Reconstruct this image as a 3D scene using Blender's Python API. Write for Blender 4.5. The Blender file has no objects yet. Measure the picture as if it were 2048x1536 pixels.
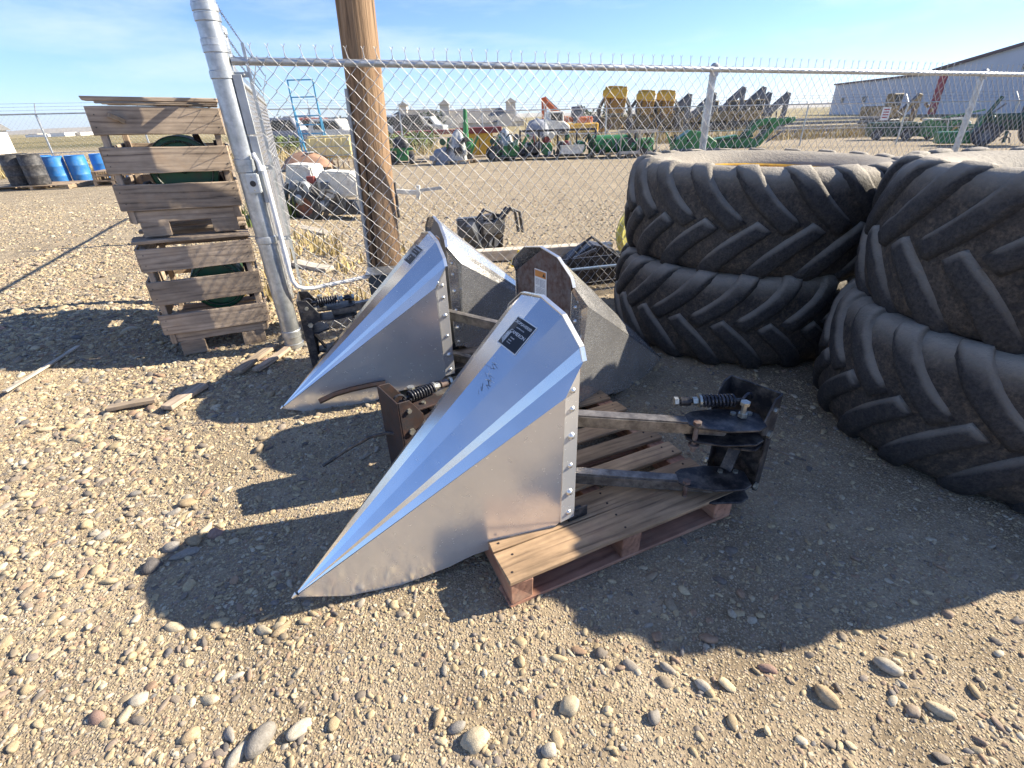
import bpy, bmesh, math, random
import numpy as np
from mathutils import Vector, Matrix, Euler
random.seed(7); rng = np.random.default_rng(11)
R = math.radians
S = bpy.context.scene
COL = S.collection

# ------------------------------------------------------------------ camera
PITCH, ROLL, CAMH, FPX = 28.7, 1.95, 1.6, 974.0
cam = bpy.data.cameras.new('camera'); camo = bpy.data.objects.new('camera', cam); COL.objects.link(camo)
cam.sensor_width = 36.0; cam.lens = 36.0 * FPX / 2048.0
cam.clip_start = 0.05; cam.clip_end = 12000
_f = Vector((0, math.cos(R(PITCH)), -math.sin(R(PITCH)))); _r = Vector((1, 0, 0)); _u = _r.cross(_f)
_c, _s = math.cos(R(ROLL)), math.sin(R(ROLL))
r2 = _c * _r - _s * _u; u2 = _s * _r + _c * _u
camo.matrix_world = Matrix(((r2.x, u2.x, -_f.x, 0), (r2.y, u2.y, -_f.y, 0), (r2.z, u2.z, -_f.z, CAMH), (0, 0, 0, 1)))
S.camera = camo

# ------------------------------------------------------------------ sky, sun, exposure
SUN_EL, SUN_AZ = 31.8, 12.5          # azimuth measured from +X towards +Y
w = bpy.data.worlds.new('World'); S.world = w; w.use_nodes = True
wn, wl = w.node_tree.nodes, w.node_tree.links
bg = wn['Background']; bg.inputs['Strength'].default_value = 0.068
sky = wn.new('ShaderNodeTexSky'); sky.sky_type = 'NISHITA'; sky.sun_disc = False
sky.sun_elevation = R(SUN_EL); sky.sun_rotation = R(90 - SUN_AZ)
sky.altitude = 1000; sky.air_density = 1.0; sky.dust_density = 0.25; sky.ozone_density = 3.0
tc = wn.new('ShaderNodeTexCoord'); mp = wn.new('ShaderNodeMapping'); mp.inputs['Scale'].default_value = (1.2, 3.0, 9.0); mp.inputs['Rotation'].default_value = (0, R(12), R(25)); mp.inputs['Location'].default_value = (2.3, .7, .4)
nz = wn.new('ShaderNodeTexNoise'); nz.inputs['Scale'].default_value = 1.6; nz.inputs['Detail'].default_value = 7; nz.inputs['Roughness'].default_value = .62
cr = wn.new('ShaderNodeValToRGB'); cr.color_ramp.elements[0].position = .47; cr.color_ramp.elements[0].color = (0, 0, 0, 1)
cr.color_ramp.elements[1].position = .80; cr.color_ramp.elements[1].color = (.55, .55, .55, 1)
mx = wn.new('ShaderNodeMix'); mx.data_type = 'RGBA'; mx.inputs['B'].default_value = (6.6, 7.2, 8.0, 1)
wl.new(tc.outputs['Generated'], mp.inputs['Vector']); wl.new(mp.outputs[0], nz.inputs['Vector']); wl.new(nz.outputs['Fac'], cr.inputs['Fac'])
wl.new(cr.outputs['Color'], mx.inputs['Factor']); tn = wn.new('ShaderNodeMix'); tn.data_type = 'RGBA'; tn.blend_type = 'MULTIPLY'; tn.inputs['Factor'].default_value = 1; tn.inputs['B'].default_value = (.74, .93, 1.27, 1); wl.new(sky.outputs[0], tn.inputs['A']); wl.new(tn.outputs['Result'], mx.inputs['A']); wl.new(mx.outputs['Result'], bg.inputs['Color'])
sl = bpy.data.lights.new('sun', 'SUN'); sl.energy = 5.0; sl.angle = R(.53); sl.color = (1.0, .90, .73)
so = bpy.data.objects.new('sun', sl); COL.objects.link(so)
sd_ = Vector((math.cos(R(SUN_EL)) * math.cos(R(SUN_AZ)), math.cos(R(SUN_EL)) * math.sin(R(SUN_AZ)), math.sin(R(SUN_EL))))
so.rotation_euler = sd_.to_track_quat('Z', 'Y').to_euler(); so.location = (20, 3, 14)
V = S.view_settings; V.view_transform = 'Standard'; V.look = 'None'; V.exposure = 1.36; V.gamma = 1; V.use_curve_mapping = False
S.cycles.max_bounces = 6; S.cycles.diffuse_bounces = 3; S.cycles.glossy_bounces = 3

# ------------------------------------------------------------------ materials
MATS = {}
def nodes(name):
    m = bpy.data.materials.new(name); m.use_nodes = True
    return m, m.node_tree.nodes, m.node_tree.links, m.node_tree.nodes['Principled BSDF']
def mathn(n, l, op, a, b=None):
    q = n.new('ShaderNodeMath'); q.operation = op
    for i, x in enumerate((a, b)):
        if x is None: continue
        if isinstance(x, (int, float)): q.inputs[i].default_value = x
        else: l.new(x, q.inputs[i])
    return q.outputs[0]
def noise(n, l, vec, scale, detail=4, rough=.55):
    q = n.new('ShaderNodeTexNoise'); q.inputs['Scale'].default_value = scale; q.inputs['Detail'].default_value = detail; q.inputs['Roughness'].default_value = rough
    if vec is not None: l.new(vec, q.inputs['Vector'])
    return q
def ramp(n, l, fac, stops):
    q = n.new('ShaderNodeValToRGB'); e = q.color_ramp.elements
    while len(e) < len(stops): e.new(.5)
    for k, (p, c) in enumerate(stops):
        e[k].position = p; e[k].color = tuple(c) + (1,) if len(c) == 3 else c
    l.new(fac, q.inputs['Fac']); return q.outputs['Color']
def mixc(n, l, fac, a, b, mode='MIX'):
    q = n.new('ShaderNodeMix'); q.data_type = 'RGBA'; q.blend_type = mode
    for k, x in (('Factor', fac), ('A', a), ('B', b)):
        if isinstance(x, (int, float)): q.inputs[k].default_value = x
        elif isinstance(x, tuple): q.inputs[k].default_value = tuple(x) + (1,) if len(x) == 3 else x
        else: l.new(x, q.inputs[k])
    return q.outputs['Result']
def bump(n, l, h, strength, dist, bsdf, prev=None):
    q = n.new('ShaderNodeBump'); q.inputs['Strength'].default_value = strength; q.inputs['Distance'].default_value = dist
    l.new(h, q.inputs['Height'])
    if prev is not None: l.new(prev, q.inputs['Normal'])
    l.new(q.outputs[0], bsdf.inputs['Normal']); return q.outputs[0]
def sc(c, k): return tuple(min(1, x * k) for x in c)
def mat(name, c, rough=.6, metal=0.0, var=.25, vs=5.0, bs=60.0, bst=.15, dirt=None, dirt_amt=.5, spec=.5):
    """painted / plain surface: broad tone change, grime and fine relief"""
    if name in MATS: return MATS[name]
    m, n, l, b = nodes(name); t = n.new('ShaderNodeTexCoord').outputs['Object']
    oi = n.new('ShaderNodeObjectInfo')
    v = n.new('ShaderNodeVectorMath'); v.operation = 'ADD'; l.new(t, v.inputs[0])
    cv = n.new('ShaderNodeCombineXYZ'); l.new(mathn(n, l, 'MULTIPLY', oi.outputs['Random'], 17.0), cv.inputs[0]); l.new(mathn(n, l, 'MULTIPLY', oi.outputs['Random'], 7.0), cv.inputs[2])
    l.new(cv.outputs[0], v.inputs[1]); t = v.outputs[0]
    n1 = noise(n, l, t, vs, 6, .6)
    col = ramp(n, l, n1.outputs['Fac'], [(.3, sc(c, 1 - var)), (.7, sc(c, 1 + var))])
    if dirt is not None:
        n2 = noise(n, l, t, vs * 2.3, 8, .7)
        col = mixc(n, l, ramp(n, l, n2.outputs['Fac'], [(.55 - dirt_amt * .25, (0, 0, 0)), (.78 - dirt_amt * .2, (1, 1, 1))]), col, dirt)
    l.new(col, b.inputs['Base Color']); b.inputs['Metallic'].default_value = metal
    rr = n.new('ShaderNodeMapRange'); rr.inputs['To Min'].default_value = max(.04, rough - .12); rr.inputs['To Max'].default_value = min(1, rough + .12)
    l.new(n1.outputs['Fac'], rr.inputs[0]); l.new(rr.outputs[0], b.inputs['Roughness']); b.inputs['Specular IOR Level'].default_value = spec
    if bst: bump(n, l, noise(n, l, t, bs, 3).outputs['Fac'], bst, .004, b)
    MATS[name] = m; return m
def wood(name, light, dark, grain=26.0, rough=.85, stain=None):
    """board with its length along local X"""
    m, n, l, b = nodes(name); tcn = n.new('ShaderNodeTexCoord'); oi = n.new('ShaderNodeObjectInfo')
    cv = n.new('ShaderNodeCombineXYZ')
    for k, q in enumerate((31.0, 13.0, 7.0)): l.new(mathn(n, l, 'MULTIPLY', oi.outputs['Random'], q), cv.inputs[k])
    v = n.new('ShaderNodeVectorMath'); v.operation = 'ADD'; l.new(tcn.outputs['Object'], v.inputs[0]); l.new(cv.outputs[0], v.inputs[1])
    mpn = n.new('ShaderNodeMapping'); mpn.inputs['Scale'].default_value = (.9, grain * .8, grain * .8); l.new(v.outputs[0], mpn.inputs['Vector'])
    g1 = noise(n, l, mpn.outputs[0], 2.2, 6, .65); g1.inputs['Distortion'].default_value = .8
    m2 = n.new('ShaderNodeMapping'); m2.inputs['Scale'].default_value = (2.5, 5, 5); l.new(v.outputs[0], m2.inputs['Vector'])
    g2 = noise(n, l, m2.outputs[0], 2.0, 5, .6)
    wv = n.new('ShaderNodeTexWave'); wv.wave_type = 'RINGS'; wv.rings_direction = 'X'; wv.inputs['Scale'].default_value = 5; wv.inputs['Distortion'].default_value = 9; wv.inputs['Detail'].default_value = 3; wv.inputs['Detail Scale'].default_value = .9
    m3 = n.new('ShaderNodeMapping'); m3.inputs['Scale'].default_value = (.35, 2.2, 2.2); l.new(v.outputs[0], m3.inputs['Vector']); l.new(m3.outputs[0], wv.inputs['Vector'])
    f = mathn(n, l, 'ADD', mathn(n, l, 'MULTIPLY', g1.outputs['Fac'], .84), mathn(n, l, 'MULTIPLY', wv.outputs['Fac'], .16))
    col = ramp(n, l, f, [(.28, dark), (.42, tuple(.45 * p + .55 * q for p, q in zip(dark, light))), (.72, light)])
    tone = ramp(n, l, g2.outputs['Fac'], [(.3, (.62, .60, .58)), (.7, (1.15, 1.12, 1.08))])
    col = mixc(n, l, 1.0, col, tone, 'MULTIPLY')
    hs = n.new('ShaderNodeHueSaturation'); l.new(col, hs.inputs['Color'])
    mr = n.new('ShaderNodeMapRange'); l.new(oi.outputs['Random'], mr.inputs[0]); mr.inputs['To Min'].default_value = .75; mr.inputs['To Max'].default_value = 1.2; l.new(mr.outputs[0], hs.inputs['Value'])
    col = hs.outputs[0]
    if stain is not None:
        n3 = noise(n, l, v.outputs[0], 5.0, 5, .65)
        col = mixc(n, l, ramp(n, l, n3.outputs['Fac'], [(.54, (0, 0, 0)), (.72, (.55, .55, .55))]), col, stain)
    l.new(col, b.inputs['Base Color']); b.inputs['Roughness'].default_value = rough
    bump(n, l, f, .3, .004, b); MATS[name] = m; return m

GALV = mat('galvanised_steel', (.52, .54, .55), .42, .75, .22, 9, 120, .08, (.36, .38, .38), .55)
GALVD = mat('dull_galvanised', (.42, .44, .45), .55, .5, .2, 9, 100, .08)
WIRE = mat('galvanised_wire', (.42, .42, .42), .45, .55, .12, 3, 10, 0)
BARB = mat('weathered_barbed_wire', (.16, .16, .17), .6, .5, .2, 3, 10, 0)
WHITEP = mat('white_plastic', (.80, .81, .80), .35, 0, .05, 6, 60, .03, (.5, .48, .42), .2)
OUTLET = mat('grey_outlet_paint', (.55, .58, .58), .4, .3, .1, 10, 80, .05)
DARKB = mat('dark_socket', (.03, .03, .03), .5, 0, .2, 10, 50, .05)
BOXBLUE = mat('slate_box_paint', (.055, .085, .115), .45, .1, .2, 4, 60, .05, (.12, .13, .13), .3)
BLACKP = mat('black_worn_paint', (.026, .027, .032), .42, .35, .4, 7, 70, .2, (.17, .15, .13), .42)
BRONZE = mat('rubbed_steel_tube', (.14, .125, .112), .36, .55, .5, 8, 90, .15, (.34, .31, .27), .55)
RUST = mat('rusty_plate', (.115, .062, .045), .75, .2, .45, 9, 90, .3, (.20, .175, .16), .6)
RUSTB = mat('rusty_bracket', (.055, .030, .024), .7, .3, .5, 12, 90, .3, (.035, .032, .036), .7)
ZINC = mat('zinc_bolt', (.50, .50, .44), .38, .8, .25, 30, 200, .1, (.3, .26, .18), .3)
RUBBERHOSE = mat('spring_black', (.03, .034, .045), .4, .5, .3, 20, 100, .1, (.16, .15, .15), .35)
def stainless():
    m, n, l, b = nodes('stainless_sheet'); t = n.new('ShaderNodeTexCoord').outputs['Object']
    oi = n.new('ShaderNodeObjectInfo')
    v = n.new('ShaderNodeVectorMath'); v.operation = 'ADD'; l.new(t, v.inputs[0])
    cv = n.new('ShaderNodeCombineXYZ'); l.new(mathn(n, l, 'MULTIPLY', oi.outputs['Random'], 9.0), cv.inputs[0]); l.new(cv.outputs[0], v.inputs[1]); t = v.outputs[0]
    n1 = noise(n, l, t, 3.5, 6, .6); n2 = noise(n, l, t, 38, 5, .7)
    mp1 = n.new('ShaderNodeMapping'); mp1.inputs['Scale'].default_value = (3, 160, 160); l.new(t, mp1.inputs['Vector'])
    br = noise(n, l, mp1.outputs[0], 3, 3)
    col = ramp(n, l, n1.outputs['Fac'], [(.3, (.78, .775, .76)), (.7, (.86, .855, .84))])
    sp = ramp(n, l, n2.outputs['Fac'], [(.60, (0, 0, 0)), (.74, (1, 1, 1))])
    col = mixc(n, l, mathn(n, l, 'MULTIPLY', sp, .16), col, (.60, .59, .56))
    l.new(col, b.inputs['Base Color']); b.inputs['Metallic'].default_value = 1.0
    rg = mathn(n, l, 'ADD', mathn(n, l, 'MULTIPLY', n1.outputs['Fac'], .10), .13)
    rg = mathn(n, l, 'ADD', rg, mathn(n, l, 'MULTIPLY', sp, .10)); rg = mathn(n, l, 'ADD', rg, mathn(n, l, 'MULTIPLY', br.outputs['Fac'], .04))
    l.new(rg, b.inputs['Roughness'])
    wv = noise(n, l, t, 4.2, 2, .5)
    p = bump(n, l, wv.outputs['Fac'], .16, .012, b); bump(n, l, br.outputs['Fac'], .015, .001, b, p)
    return m
STEEL = stainless()
STEELP = STEEL.copy(); STEELP.name = 'filmed_stainless_panel'; _b = STEELP.node_tree.nodes['Principled BSDF']; _b.inputs['Metallic'].default_value = .62
for _n in STEELP.node_tree.nodes:
    if _n.type == 'MATH' and _n.operation == 'ADD' and abs(_n.inputs[1].default_value - .13) < 1e-4: _n.inputs[1].default_value = .17
def speckled():
    m, n, l, b = nodes('dusty_stainless'); t = n.new('ShaderNodeTexCoord').outputs['Object']
    mp1 = n.new('ShaderNodeMapping'); mp1.inputs['Scale'].default_value = (1, 1, 2.2); l.new(t, mp1.inputs['Vector'])
    n1 = noise(n, l, t, 4, 6, .6); n2 = noise(n, l, mp1.outputs[0], 90, 4, .7)
    sp = ramp(n, l, n2.outputs['Fac'], [(.45, (0, 0, 0)), (.95, (1, 1, 1))])
    col = ramp(n, l, n1.outputs['Fac'], [(.3, (.58, .57, .56)), (.7, (.70, .69, .68))])
    col = mixc(n, l, mathn(n, l, 'MULTIPLY', sp, .35), col, (.68, .66, .61)); l.new(col, b.inputs['Base Color'])
    l.new(mathn(n, l, 'SUBTRACT', .80, mathn(n, l, 'MULTIPLY', sp, .35)), b.inputs['Metallic'])
    l.new(mathn(n, l, 'ADD', mathn(n, l, 'MULTIPLY', sp, .3), mathn(n, l, 'MULTIPLY', n1.outputs['Fac'], .35)), b.inputs['Roughness'])
    bump(n, l, noise(n, l, t, 5, 2).outputs['Fac'], .3, .01, b)
    return m
STEELD = speckled()
TRIM = mat('folded_steel_edge', (.74, .74, .72), .3, .9, .12, 12, 80, .05)
GREYW = wood('weathered_grey_wood', (.50, .405, .31), (.13, .10, .08), 26, .9, (.40, .27, .165))
PALW = wood('red_stained_pallet_wood', (.52, .36, .215), (.18, .12, .075), 22, .85, (.30, .165, .12))
REDW = wood('red_painted_stringer', (.46, .25, .165), (.19, .09, .06), 22, .85, (.40, .30, .21))
TANW = wood('pale_pallet_wood', (.52, .40, .27), (.22, .16, .11), 20)
SCRAPW = wood('dry_scrap_wood', (.46, .37, .27), (.19, .15, .115), 24)
WHITEW = wood('bleached_white_wood', (.72, .66, .55), (.40, .35, .29), 20)
def polewood():
    m, n, l, b = nodes('utility_pole_wood'); t = n.new('ShaderNodeTexCoord').outputs['Object']
    mp1 = n.new('ShaderNodeMapping'); mp1.inputs['Scale'].default_value = (1, 1, .045); l.new(t, mp1.inputs['Vector'])
    a = noise(n, l, mp1.outputs[0], 42, 8, .7); a.inputs['Distortion'].default_value = .4
    c = noise(n, l, mp1.outputs[0], 13, 4, .6)
    k = noise(n, l, t, 4.5, 3, .5)
    col = ramp(n, l, a.outputs['Fac'], [(.30, (.085, .052, .030)), (.46, (.25, .155, .085)), (.68, (.40, .265, .155))])
    crk = ramp(n, l, c.outputs['Fac'], [(.34, (.10, .10, .10)), (.43, (1, 1, 1))])
    col = mixc(n, l, 1.0, col, crk, 'MULTIPLY')
    col = mixc(n, l, ramp(n, l, k.outputs['Fac'], [(.64, (0, 0, 0)), (.76, (.8, .8, .8))]), col, (.12, .05, .02))
    l.new(col, b.inputs['Base Color']); b.inputs['Roughness'].default_value = .85
    h = mathn(n, l, 'ADD', a.outputs['Fac'], c.outputs['Fac']); bump(n, l, h, .8, .012, b)
    return m
POLEW = polewood()
def rubber(name, c0, c1, dustk, dcol):
    m, n, l, b = nodes(name); gm = n.new('ShaderNodeNewGeometry'); t = gm.outputs['Position']
    n1 = noise(n, l, t, 3.5, 6, .62); n2 = noise(n, l, t, 26, 6, .7); n3 = noise(n, l, t, 120, 4, .6)
    col = ramp(n, l, n1.outputs['Fac'], [(.3, c0), (.7, c1)])
    d = ramp(n, l, n2.outputs['Fac'], [(.46, (0, 0, 0)), (.68, (1, 1, 1))])
    col = mixc(n, l, mathn(n, l, 'MULTIPLY', d, dustk), col, dcol)
    sp = ramp(n, l, noise(n, l, t, 75, 4, .7).outputs['Fac'], [(.36, (.55, .55, .55)), (.6, (1.2, 1.17, 1.12))]); col = mixc(n, l, 1.0, col, sp, 'MULTIPLY')
    # dust settles on faces that look up
    sx = n.new('ShaderNodeSeparateXYZ'); l.new(gm.outputs['Normal'], sx.inputs[0])
    up = n.new('ShaderNodeMapRange'); l.new(sx.outputs['Z'], up.inputs[0]); up.inputs['From Min'].default_value = .15; up.inputs['From Max'].default_value = .8; up.inputs['To Max'].default_value = .9
    col = mixc(n, l, mathn(n, l, 'MULTIPLY', up.outputs[0], mathn(n, l, 'ADD', n1.outputs['Fac'], .45)), col, (.36, .32, .26))
    l.new(col, b.inputs['Base Color']); b.inputs['Roughness'].default_value = .72; b.inputs['Specular IOR Level'].default_value = .35
    n4 = noise(n, l, t, 55, 5, .75)
    p = bump(n, l, n2.outputs['Fac'], .9, .012, b); p = bump(n, l, n4.outputs['Fac'], .9, .006, b, p); bump(n, l, n3.outputs['Fac'], .5, .003, b, p)
    return m
RUBBER = rubber('dusty_tyre_rubber', (.036, .034, .034), (.070, .060, .052), .75, (.15, .12, .09))
LUGM = rubber('worn_lug_rubber', (.030, .031, .035), (.050, .048, .049), .45, (.095, .082, .068))
YELLOW = mat('yellow_machine_paint', (.66, .37, .03), .4, 0, .15, 5, 60, .05, (.28, .18, .06), .35)
YELLOWG = mat('faded_yellow_rim', (.55, .50, .12), .5, 0, .2, 5, 60, .05, (.3, .26, .12), .4)
YELLOWD = mat('shaded_grimy_yellow_paint', (.40, .23, .03), .5, 0, .2, 5, 60, .05, (.12, .09, .05), .5)  # grimy yellow, darkened so the colour carries the shade below the lit bucket lips
GREEN = mat('green_machine_paint', (.03, .20, .06), .4, 0, .2, 5, 60, .05, (.10, .12, .06), .3)
GREEND = mat('dark_green_paint', (.018, .085, .045), .45, 0, .3, 6, 60, .05, (.07, .05, .03), .4)
BLUEP = mat('blue_plastic', (.035, .20, .52), .4, 0, .15, 4, 60, .05, (.12, .25, .42), .3)
BLUELAD = mat('blue_ladder_paint', (.10, .36, .58), .5, 0, .15, 6, 60, .03)
BLACKD = mat('black_drum_plastic', (.035, .035, .037), .55, 0, .3, 5, 60, .05, (.14, .13, .12), .4)
ORANGE = mat('orange_machine_paint', (.62, .13, .03), .45, 0, .15, 4, 60, .05)
WHITEM = mat('white_machine_paint', (.72, .70, .62), .4, 0, .12, 4, 60, .05, (.42, .38, .3), .35)
CREAM = mat('cream_plastic_tank', (.74, .62, .30), .5, 0, .12, 3, 60, .05, (.5, .4, .2), .3)
BROWN = mat('brown_tarp', (.34, .20, .13), .8, 0, .25, 4, 30, .3)
GREYM = mat('grey_machine', (.13, .14, .155), .5, .3, .3, 4, 60, .05)
GREYC = mat('grey_cover_sheet', (.27, .29, .33), .7, 0, .2, 5, 30, .3)
WRAP = mat('plastic_wrap', (.55, .56, .55), .3, 0, .25, 9, 30, .5, (.25, .26, .25), .5)
BLDG = mat('grey_metal_cladding', (.54, .56, .61), .5, 0, .06, .3, 10, 0)
BLDGR = mat('red_metal_cladding', (.36, .03, .045), .5, 0, .08, .3, 10, 0)
BLDGT = mat('dark_roof_trim', (.10, .06, .07), .6, 0, .1, .3, 10, 0)
PANE = mat('dark_window_glass', (.02, .025, .03), .1, 0, .1, 1, 10, 0)
CREAMW = mat('cream_stucco', (.66, .58, .47), .8, 0, .08, .5, 10, 0)
ROOFG = mat('grey_shingle', (.17, .165, .155), .85, 0, .15, .6, 10, 0)
REDM = mat('red_brown_steel', (.22, .05, .04), .6, 0, .25, 3, 30, .1)
LABELW = mat('white_label', (.78, .78, .75), .5, 0, .06, 20, 60, 0)
LABELO = mat('orange_label', (.62, .24, .05), .5, 0, .08, 20, 60, 0)
LABELK = mat('black_label', (.018, .019, .021), .35, 0, .1, 20, 60, 0)
LABELT = mat('label_print_grey', (.35, .35, .36), .5, 0, .05, 20, 60, 0)
YBRIGHT = mat('bright_yellow_strap', (.75, .55, .02), .5, 0, .1, 9, 60, 0)
TANH = mat('tan_hill_grass', (.30, .24, .14), .95, 0, .3, .004, 1, 0)
CAMO = mat('tan_machine', (.30, .22, .10), .6, 0, .4, 3, 40, .1, (.08, .07, .05), .5)

# ------------------------------------------------------------------ mesh helpers
class MB:
    def __init__(s): s.v = []; s.f = []
    def add(s, vs, fs):
        k = len(s.v); s.v += [tuple(x) for x in vs]; s.f += [tuple(i + k for i in q) for q in fs]; return s
    def box(s, c, d, rz=0, rot=None, taper=1.0):
        m = rot if rot is not None else Matrix.Rotation(rz, 3, 'Z'); c = Vector(c); h = Vector(d) / 2; vs = []
        for z in (-1, 1):
            k = taper if z > 0 else 1
            for x, y in ((-1, -1), (1, -1), (1, 1), (-1, 1)): vs.append(c + m @ Vector((x * h.x * k, y * h.y * k, z * h.z)))
        return s.add(vs, [(3, 2, 1, 0), (4, 5, 6, 7), (0, 1, 5, 4), (1, 2, 6, 5), (2, 3, 7, 6), (3, 0, 4, 7)])
    def bar(s, p0, p1, wd, ht):
        """rectangular bar between two points, height kept upright"""
        p0, p1 = Vector(p0), Vector(p1); d = p1 - p0; L = d.length; x = d.normalized(); up = Vector((0, 0, 1))
        if abs(x.z) > .95: up = Vector((0, 1, 0))
        y = up.cross(x).normalized(); z = x.cross(y)
        return s.box((p0 + p1) / 2, (L, wd, ht), rot=Matrix((x, y, z)).transposed())
    def tube(s, p0, p1, r0, r1=None, n=12, caps=True):
        r1 = r0 if r1 is None else r1; p0, p1 = Vector(p0), Vector(p1); d = (p1 - p0).normalized()
        a = Vector((0, 0, 1)) if abs(d.z) < .9 else Vector((1, 0, 0)); u = d.cross(a).normalized(); v = d.cross(u); vs = []
        for p, r in ((p0, r0), (p1, r1)):
            for k in range(n): t = 2 * math.pi * k / n; vs.append(p + u * (r * math.cos(t)) + v * (r * math.sin(t)))
        fs = [(k, k + n, (k + 1) % n + n, (k + 1) % n) for k in range(n)]
        if caps: fs += [tuple(range(n)), tuple(range(2 * n - 1, n - 1, -1))]
        return s.add(vs, fs)
    def path(s, pts, r, n=8):
        pts = [Vector(p) for p in pts]; vs = []; fs = []; m = len(pts); u = None
        for i, p in enumerate(pts):
            d = (pts[min(i + 1, m - 1)] - pts[max(i - 1, 0)]).normalized()
            if u is None:
                a = Vector((0, 0, 1)) if abs(d.z) < .9 else Vector((1, 0, 0)); u = d.cross(a).normalized()
            else: u = (u - d * u.dot(d)).normalized()
            v = d.cross(u); rr = r[i] if isinstance(r, (list, tuple)) else r
            for k in range(n): t = 2 * math.pi * k / n; vs.append(p + u * (rr * math.cos(t)) + v * (rr * math.sin(t)))
        for i in range(m - 1):
            for k in range(n): fs.append((i * n + k, (i + 1) * n + k, (i + 1) * n + (k + 1) % n, i * n + (k + 1) % n))
        fs += [tuple(range(n)), tuple(range(m * n - 1, (m - 1) * n - 1, -1))]
        return s.add(vs, fs)
    def lathe(s, prof, n=24, c=(0, 0, 0), axis='Z', close=False):
        vs = []; fs = []; m = len(prof)
        for k in range(n):
            t = 2 * math.pi * k / n
            for r, z in prof:
                a, b = r * math.cos(t), r * math.sin(t)
                p = (a, b, z) if axis == 'Z' else ((z, a, b) if axis == 'X' else (b, z, a))
                vs.append(Vector(c) + Vector(p))
        for k in range(n):
            q = (k + 1) % n
            for i in range(m - 1 + (1 if close else 0)):
                j = (i + 1) % m; fs.append((k * m + i, q * m + i, q * m + j, k * m + j))
        return s.add(vs, fs)
    def prism(s, poly, o, u, v, wv):
        """polygon (2-D, in axes u,v from o) pushed along wv"""
        o, u, v, wv = Vector(o), Vector(u), Vector(v), Vector(wv); n = len(poly)
        a = [o + u * p[0] + v * p[1] for p in poly]; b = [p + wv for p in a]
        return s.add(a + b, [tuple(range(n - 1, -1, -1)), tuple(range(n, 2 * n))] + [(i, (i + 1) % n, n + (i + 1) % n, n + i) for i in range(n)])
    def mesh(s, name, smooth=False, ang=35, bevel=0, seg=1):
        me = bpy.data.meshes.new(name); me.from_pydata(s.v, [], s.f)
        bm = bmesh.new(); bm.from_mesh(me); bmesh.ops.recalc_face_normals(bm, faces=bm.faces)
        if bevel: bmesh.ops.bevel(bm, geom=[e for e in bm.edges if len(e.link_faces) == 2 and e.calc_face_angle(0) > .5], offset=bevel, segments=seg, affect='EDGES', clamp_overlap=True)
        bm.to_mesh(me); bm.free()
        if smooth:
            me.polygons.foreach_set('use_smooth', [True] * len(me.polygons)); me.set_sharp_from_angle(angle=R(ang))
        me.update(); return me
    def build(s, name, material, parent=None, smooth=False, bevel=0, seg=1, ang=35, loc=None, rot=None):
        return link(name, s.mesh(name, smooth, ang, bevel, seg), material, parent, loc, rot)
def link(name, me, material, parent=None, loc=None, rot=None):
    if not me.materials and material is not None: me.materials.append(material)
    o = bpy.data.objects.new(name, me); COL.objects.link(o)
    if parent is not None: o.parent = parent
    if loc is not None: o.location = loc
    if rot is not None: o.rotation_euler = rot
    return o
LABELS = set()
def tag(o, label, cat, group=None, kind=None):
    o['label'] = label; o['category'] = cat
    if group: o['group'] = group
    if kind: o['kind'] = kind
    return o
def thing(name, label, cat, loc=(0, 0, 0), rz=0, group=None, rot=None):
    o = bpy.data.objects.new(name, None); COL.objects.link(o); o.location = loc; o.rotation_euler = rot if rot is not None else (0, 0, rz)
    o.empty_display_size = .1
    return tag(o, label, cat, group)
def copy_tree(o, parent=None):
    c = o.copy(); COL.objects.link(c); c.parent = parent
    for ch in list(o.children): copy_tree(ch, c)
    return c
BCACHE = {}
def board(name, L, W, T, material, parent, loc, rot=(0, 0, 0), jit=.004):
    """a plank, length along local X; worn edges, not quite straight"""
    key = (round(L, 2), round(W, 3), round(T, 3), material.name, random.randint(0, 2))
    if key not in BCACHE:
        bm = bmesh.new(); bmesh.ops.create_cube(bm, size=1)
        bmesh.ops.scale(bm, vec=(L, W, T), verts=bm.verts)
        bmesh.ops.subdivide_edges(bm, edges=[e for e in bm.edges if abs((e.verts[0].co - e.verts[1].co).x) > L * .9], cuts=4)
        a, b = random.uniform(-1, 1), random.uniform(-1, 1)
        for v in bm.verts:
            q = v.co.x / L; v.co.y += (a * jit * (.25 - q * q) * 4) + random.uniform(-1, 1) * min(.0025, W * .03); v.co.z += b * jit * .5 * (.25 - q * q) * 4 + random.uniform(-1, 1) * min(.0015, T * .05)
            if abs(q) > .49: v.co.x += random.uniform(-1, 1) * min(.006, L * .01)
        bmesh.ops.bevel(bm, geom=[e for e in bm.edges if e.calc_face_angle(0) > .8], offset=min(.0035, T * .18), segments=1, affect='EDGES')
        me = bpy.data.meshes.new(name); bm.to_mesh(me); bm.free(); me.materials.append(material); BCACHE[key] = me
    o = bpy.data.objects.new(name, BCACHE[key]); COL.objects.link(o); o.parent = parent; o.location = loc; o.rotation_euler = rot; return o
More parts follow.
